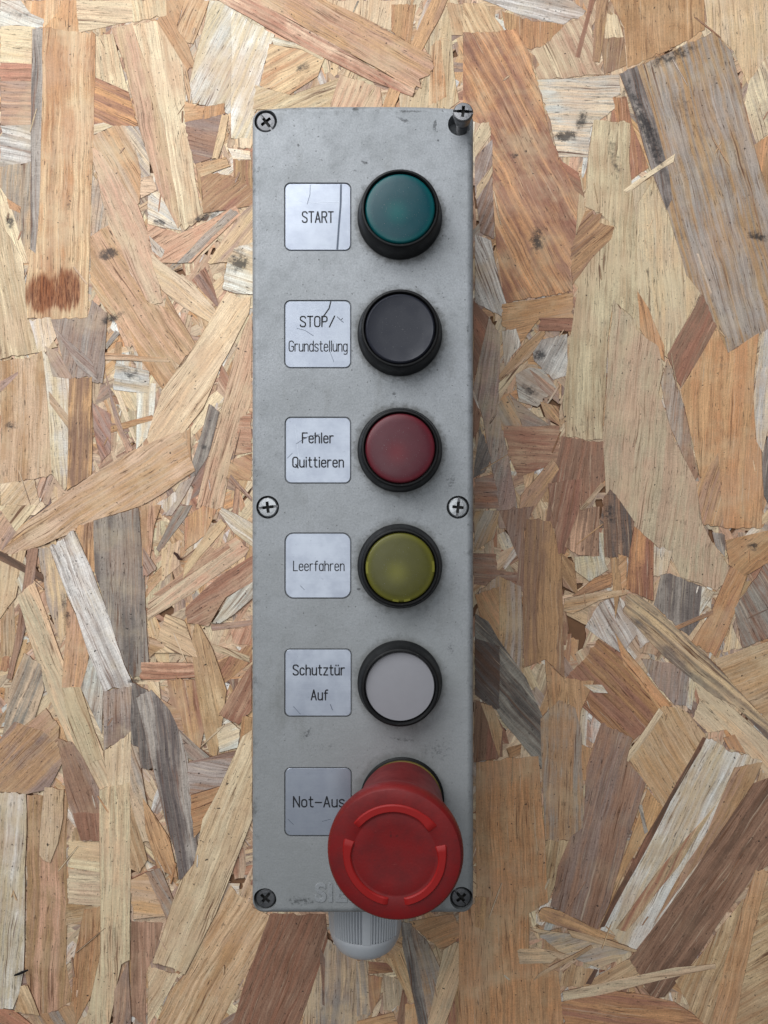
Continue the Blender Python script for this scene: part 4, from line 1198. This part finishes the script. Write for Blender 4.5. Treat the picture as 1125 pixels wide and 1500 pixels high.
for i, by in enumerate(BTN_Y):
    b = B(BTN_X, by)
    root = bpy.data.objects.new('push_button', None); COL.objects.link(root); root.parent = box
    root.location = (b[0], b[1], LZ)
    nm, col, tr = LENSES[i]
    root['label'] = nm + ' round push button in a black bezel'
    H = 0.0088 if i < 4 else 0.0085
    ri = 0.0127
    bm = bmesh.new()
    lathe(bm, [(0.0151, -0.0004), (0.0154, 0.0003), (0.0154, 0.0012), (0.0150, 0.0022), (0.0146, 0.0048), (0.0139, H - 0.0006), (0.0137, H - 0.0002), (0.0134, H), (ri + 0.0003, H), (ri, H - 0.0004), (ri, 0.0005)], 96, cap1=False)
    bm_obj('bezel', bm, M_BLACK, root, smooth=38)
    rl = ri - 0.00035
    bm = bmesh.new()
    if nm == 'black':
        lathe(bm, [(rl, 0.0005), (rl, H - 0.0010), (rl - 0.0002, H - 0.0006), (rl - 0.0007, H - 0.0003), (rl - 0.0011, H - 0.00045), (rl * .6, H - 0.0007), (rl * .2, H - 0.0008)], 96)
        bm_obj('button_cap', bm, M_BLACKCAP, root, smooth=50)
    elif nm == 'white':
        lathe(bm, [(rl, 0.0005), (rl, H - 0.0022), (rl - 0.0003, H - 0.0017), (rl * .6, H - 0.0014), (rl * .2, H - 0.0013)], 96)
        bm_obj('button_cap', bm, simple('milky_white_plastic', col, rough=0.5, var=0.06, nscale=260, bump=0.05), root, smooth=50)
    else:
        dm = 0.0009
        lathe(bm, [(rl, 0.0030), (rl, H - 0.0010), (rl - 0.0003, H - 0.0005), (rl - 0.0008, H - 0.0003), (rl * .75, H - 0.0003 + dm * .35), (rl * .45, H - 0.0003 + dm * .6), (rl * .15, H - 0.0003 + dm * .7)][::1], 96, cap0=False)
        lens_inner(bm, rl, H)
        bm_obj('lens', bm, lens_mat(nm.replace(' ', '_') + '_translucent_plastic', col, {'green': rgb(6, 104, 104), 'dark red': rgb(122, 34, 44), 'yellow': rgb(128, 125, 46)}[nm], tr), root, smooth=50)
        bm = bmesh.new()
        lathe(bm, [(rl - .0004, 0.0004), (rl - .0006, 0.0024), (0.006, 0.0009), (0.003, 0.0007)], 64)
        bm_obj('reflector', bm, M_WELL, root, smooth=50)
        bm = bmesh.new()
        lathe(bm, [(0.0034, 0.0006), (0.0032, 0.0046), (0.0022, 0.0060), (0.0008, 0.0066)], 32)
        bm_obj('lamp', bm, M_BULB, root, smooth=60)
    if nm == 'yellow':
        for a, wdt in ((180, .0045), (2, .0040), (262, .0022), (282, .0024)):
            bm = bmesh.new()
            n = 6; da = wdt / rl
            sec = []
            for k in range(n + 1):
                q = radians(a) - da / 2 + da * k / n
                sec.append([(r_ * cos(q), r_ * sin(q), z_) for r_, z_ in ((rl - .0010, H - .00050), (rl - .0002, H - .00070), (rl - .0002, H - .00045), (rl - .0010, H - .00022))])
            rings(bm, sec)
            bm_obj('snap_clip', bm, M_CLIP, root)

# ------------------------------------------------------------------ emergency stop
def red_material():
    t = NT('red_plastic')
    pos = t.n('ShaderNodeTexCoord').outputs['Object']
    cl = t.noise(pos, 120.0, 5.0, 0.6)
    fn = t.noise(pos, 1500.0, 3.0, 0.6)
    c = t.mix(t.ramp(cl, 0.3, 0.75), rgb(124, 14, 15), rgb(102, 13, 15))
    c = t.mix(t.ramp(fn, 0.5, 0.8, 0, .3), c, rgb(120, 22, 22))
    fp = t.ramp(t.noise(pos, 420.0, 8.0, 0.8), 0.52, 0.72, 0.0, 0.45)
    c = t.mix(fp, c, rgb(84, 20, 22))
    s1 = t.noise(t.vmul(t.vadd(pos, (3, 1, 0)), (300, 4200, 300)), 1.0, 3.0, 0.6)
    c = t.mix(t.ramp(s1, 0.68, 0.78, 0.0, 0.3), c, rgb(205, 110, 100))
    sp = t.spots(pos, [(-0.0012, 0.0062, 0.0007, 0.0022, 0.1, 1.0), (0.0006, 0.0058, 0.0018, 0.0009, 0.5, .75), (-0.006, -0.002, 0.003, 0.0007, 0.3, .5)], t.noise(pos, 1300.0, 4.0, .6))
    c = t.mix(t.math('MULTIPLY', sp, .55), c, rgb(60, 18, 18))
    t.L(c, t.b.inputs['Base Color'])
    t.L(t.ramp(cl, 0.3, 0.7, 0.46, 0.6), t.b.inputs['Roughness'])
    t.L(t.bump(t.math('ADD', fn, cl), 0.2, 0.0002), t.b.inputs['Normal'])
    return t.m
M_RED = red_material()
M_ARC = simple('worn_red_arrow', rgb(152, 20, 18), rough=0.52, var=0.08, nscale=600)
M_YEL = simple('yellow_ring_plastic', rgb(120, 102, 45), rough=0.5, var=0.2, nscale=700, dirt=0.6)
b = B(589, 1170)
es = bpy.data.objects.new('emergency_stop_button', None); COL.objects.link(es); es.parent = box
es.location = (b[0], b[1], LZ)
es['label'] = 'large red mushroom push knob with raised turning arrows'
bm = bmesh.new()
lathe(bm, [(0.0146, -0.0003), (0.0153, 0.0002), (0.0153, 0.0010), (0.0148, 0.0013), (0.012, 0.0013)], 80)
bm_obj('base_ring', bm, M_BLACK, es, smooth=40)
bm = bmesh.new()
lathe(bm, [(0.0144, 0.0012), (0.0145, 0.0026), (0.0140, 0.0030), (0.011, 0.0030)], 80)
bm_obj('yellow_ring', bm, M_YEL, es, smooth=40)
TILT = radians(-4.6)
bm = bmesh.new()
lathe(bm, [(0.0144, 0.0020), (0.0149, 0.0045), (0.0155, 0.0140), (0.0166, 0.0230), (0.0182, 0.0310)], 80)
nk = bm_obj('neck', bm, M_RED, es, smooth=40); nk.rotation_euler = (radians(1.8), TILT, 0)
bm = bmesh.new()
HT = 0.0425
lathe(bm, [(0.0180, HT - 0.0125), (0.0195, HT - 0.0100), (0.0207, HT - 0.0075), (0.02125, HT - 0.0050), (0.0213, HT - 0.0034), (0.0210, HT - 0.0019), (0.0203, HT - 0.0011), (0.0190, HT - 0.0008),
           (0.0166, HT - .0007), (0.0132, HT - 0.0008), (0.0129, HT - 0.00092), (0.0126, HT - 0.00085), (0.0090, HT - 0.0011), (0.0050, HT - 0.0013), (0.0020, HT - 0.00135)], 128)
hd = bm_obj('mushroom_head', bm, M_RED, es, smooth=35); hd.rotation_euler = (radians(1.8), TILT, 0)
def arc(a0, a1, flare):
    n = 26
    bm = bmesh.new(); sec = []
    for k in range(n + 1):
        t_ = k / n
        a = radians(a0 + (a1 - a0) * t_)
        fl = 0.0006 * max(0, (t_ - .8) / .2) if flare else 0
        r0, r1 = 0.0135 - fl, 0.0160 + fl * .6
        e = 0.00035
        end = min(1, min(t_, 1 - t_) / .04 + .25)
        zt = HT - 0.0008 + 0.0007 * end
        pts = [(r0, HT - 0.0014), (r0, zt - e), (r0 + e, zt), (r1 - e, zt), (r1, zt - e), (r1, HT - 0.0014)]
        sec.append([(r * cos(a), r * sin(a), z) for r, z in pts])
    rings(bm, sec)
    o = bm_obj('turning_arrow', bm, M_ARC, hd, smooth=40)
arc(143, 36, True)
arc(262, 163, True)
arc(-78, 14, True)

# ------------------------------------------------------------------ cable gland
gl = bpy.data.objects.new('cable_gland', None); COL.objects.link(gl); gl.parent = box
gy = -LH / 2
gl.location = (B(535, 750, 0.030)[0], gy, 0.030 - BZ)
gl['label'] = 'pale grey ribbed plastic cable gland under the box'
bm = bmesh.new()
lathe(bm, [(0.0128, -0.004), (0.0128, 0.0040), (0.0120, 0.0045)], 48, axis='Y')
bm_obj('threaded_collar', bm, M_GLAND, gl, smooth=40)
bm = bmesh.new()
N = 240
ribr = []
for i in range(N):
    a = 360.0 * i / N
    am = (a - 86.0) % 60.0
    flat = am < 8 or am > 54
    ribr.append(0.0154 if flat else 0.0152 - (0.0010 if (i % 3) == 0 else 0.0))
secs = []
for z, k, rib in ((0.0035, 0.97, 1), (0.0042, 1, 1), (0.0140, 1.0, 1), (0.0213, 0.965, 1)):
    secs.append([(ribr[i] * k * cos(2*pi*i/N), -z, ribr[i] * k * sin(2*pi*i/N)) for i in range(N)])
rings(bm, secs)
bm_obj('ribbed_nut', bm, M_GLAND, gl)
bm = bmesh.new()
pr = [(0.0144, 0.0214), (0.0146, 0.0219), (0.0144, 0.0232), (0.0139, 0.0248), (0.0131, 0.0266), (0.0119, 0.0284), (0.0102, 0.0298), (0.0084, 0.0306), (0.0070, 0.0308), (0.0066, 0.0302), (0.0066, 0.0250)]
lathe(bm, pr, 96, axis='Y')
bm_obj('domed_end', bm, M_GLAND, gl, smooth=40)
bm = bmesh.new()
lathe(bm, [(0.0065, 0.0250), (0.0065, 0.0292), (0.0040, 0.0296)], 48, axis='Y')
bm_obj('rubber_seal', bm, M_BLACK, gl)

# ------------------------------------------------------------------ small things lying on the board
def blob(name, pts, z, w, mat, label, cat):
    bm = bmesh.new()
    P3 = [Vector((*P(x, y, 0), z)) for x, y in pts]
    c = sum(P3, Vector()) / len(P3)
    sec = []
    for i, p in enumerate(P3):
        d = (P3[min(i+1, len(P3)-1)] - P3[max(i-1, 0)]).normalized()
        s_ = Vector((-d.y, d.x, 0))
        k = 1.0 if 0 < i < len(P3) - 1 else .6
        sec.append([(p - c) + s_ * (w * k * cos(a)) + Vector((0, 0, w * .6 * k * sin(a))) for a in (0, 1.05, 2.1, 3.14, 4.2, 5.25)])
    rings(bm, sec)
    o = bm_obj(name, bm, mat, None, c)
    o['label'] = label; o['category'] = cat
    return o
blob('splinter', [(24, 1425), (30, 1423), (37, 1420), (44, 1417)], 0.0019, 0.0006, M_BLACK, 'short black splinter lying on the pale strand at the lower left', 'splinter')
blob('wood_crumb', [(256, 809), (260, 812), (264, 818), (268, 819)], 0.0016, 0.0007, simple('dark_bark', rgb(70, 42, 32), rough=.8, var=.3), 'tiny dark brown bark crumb left of the box, level with its middle screws', 'crumb')
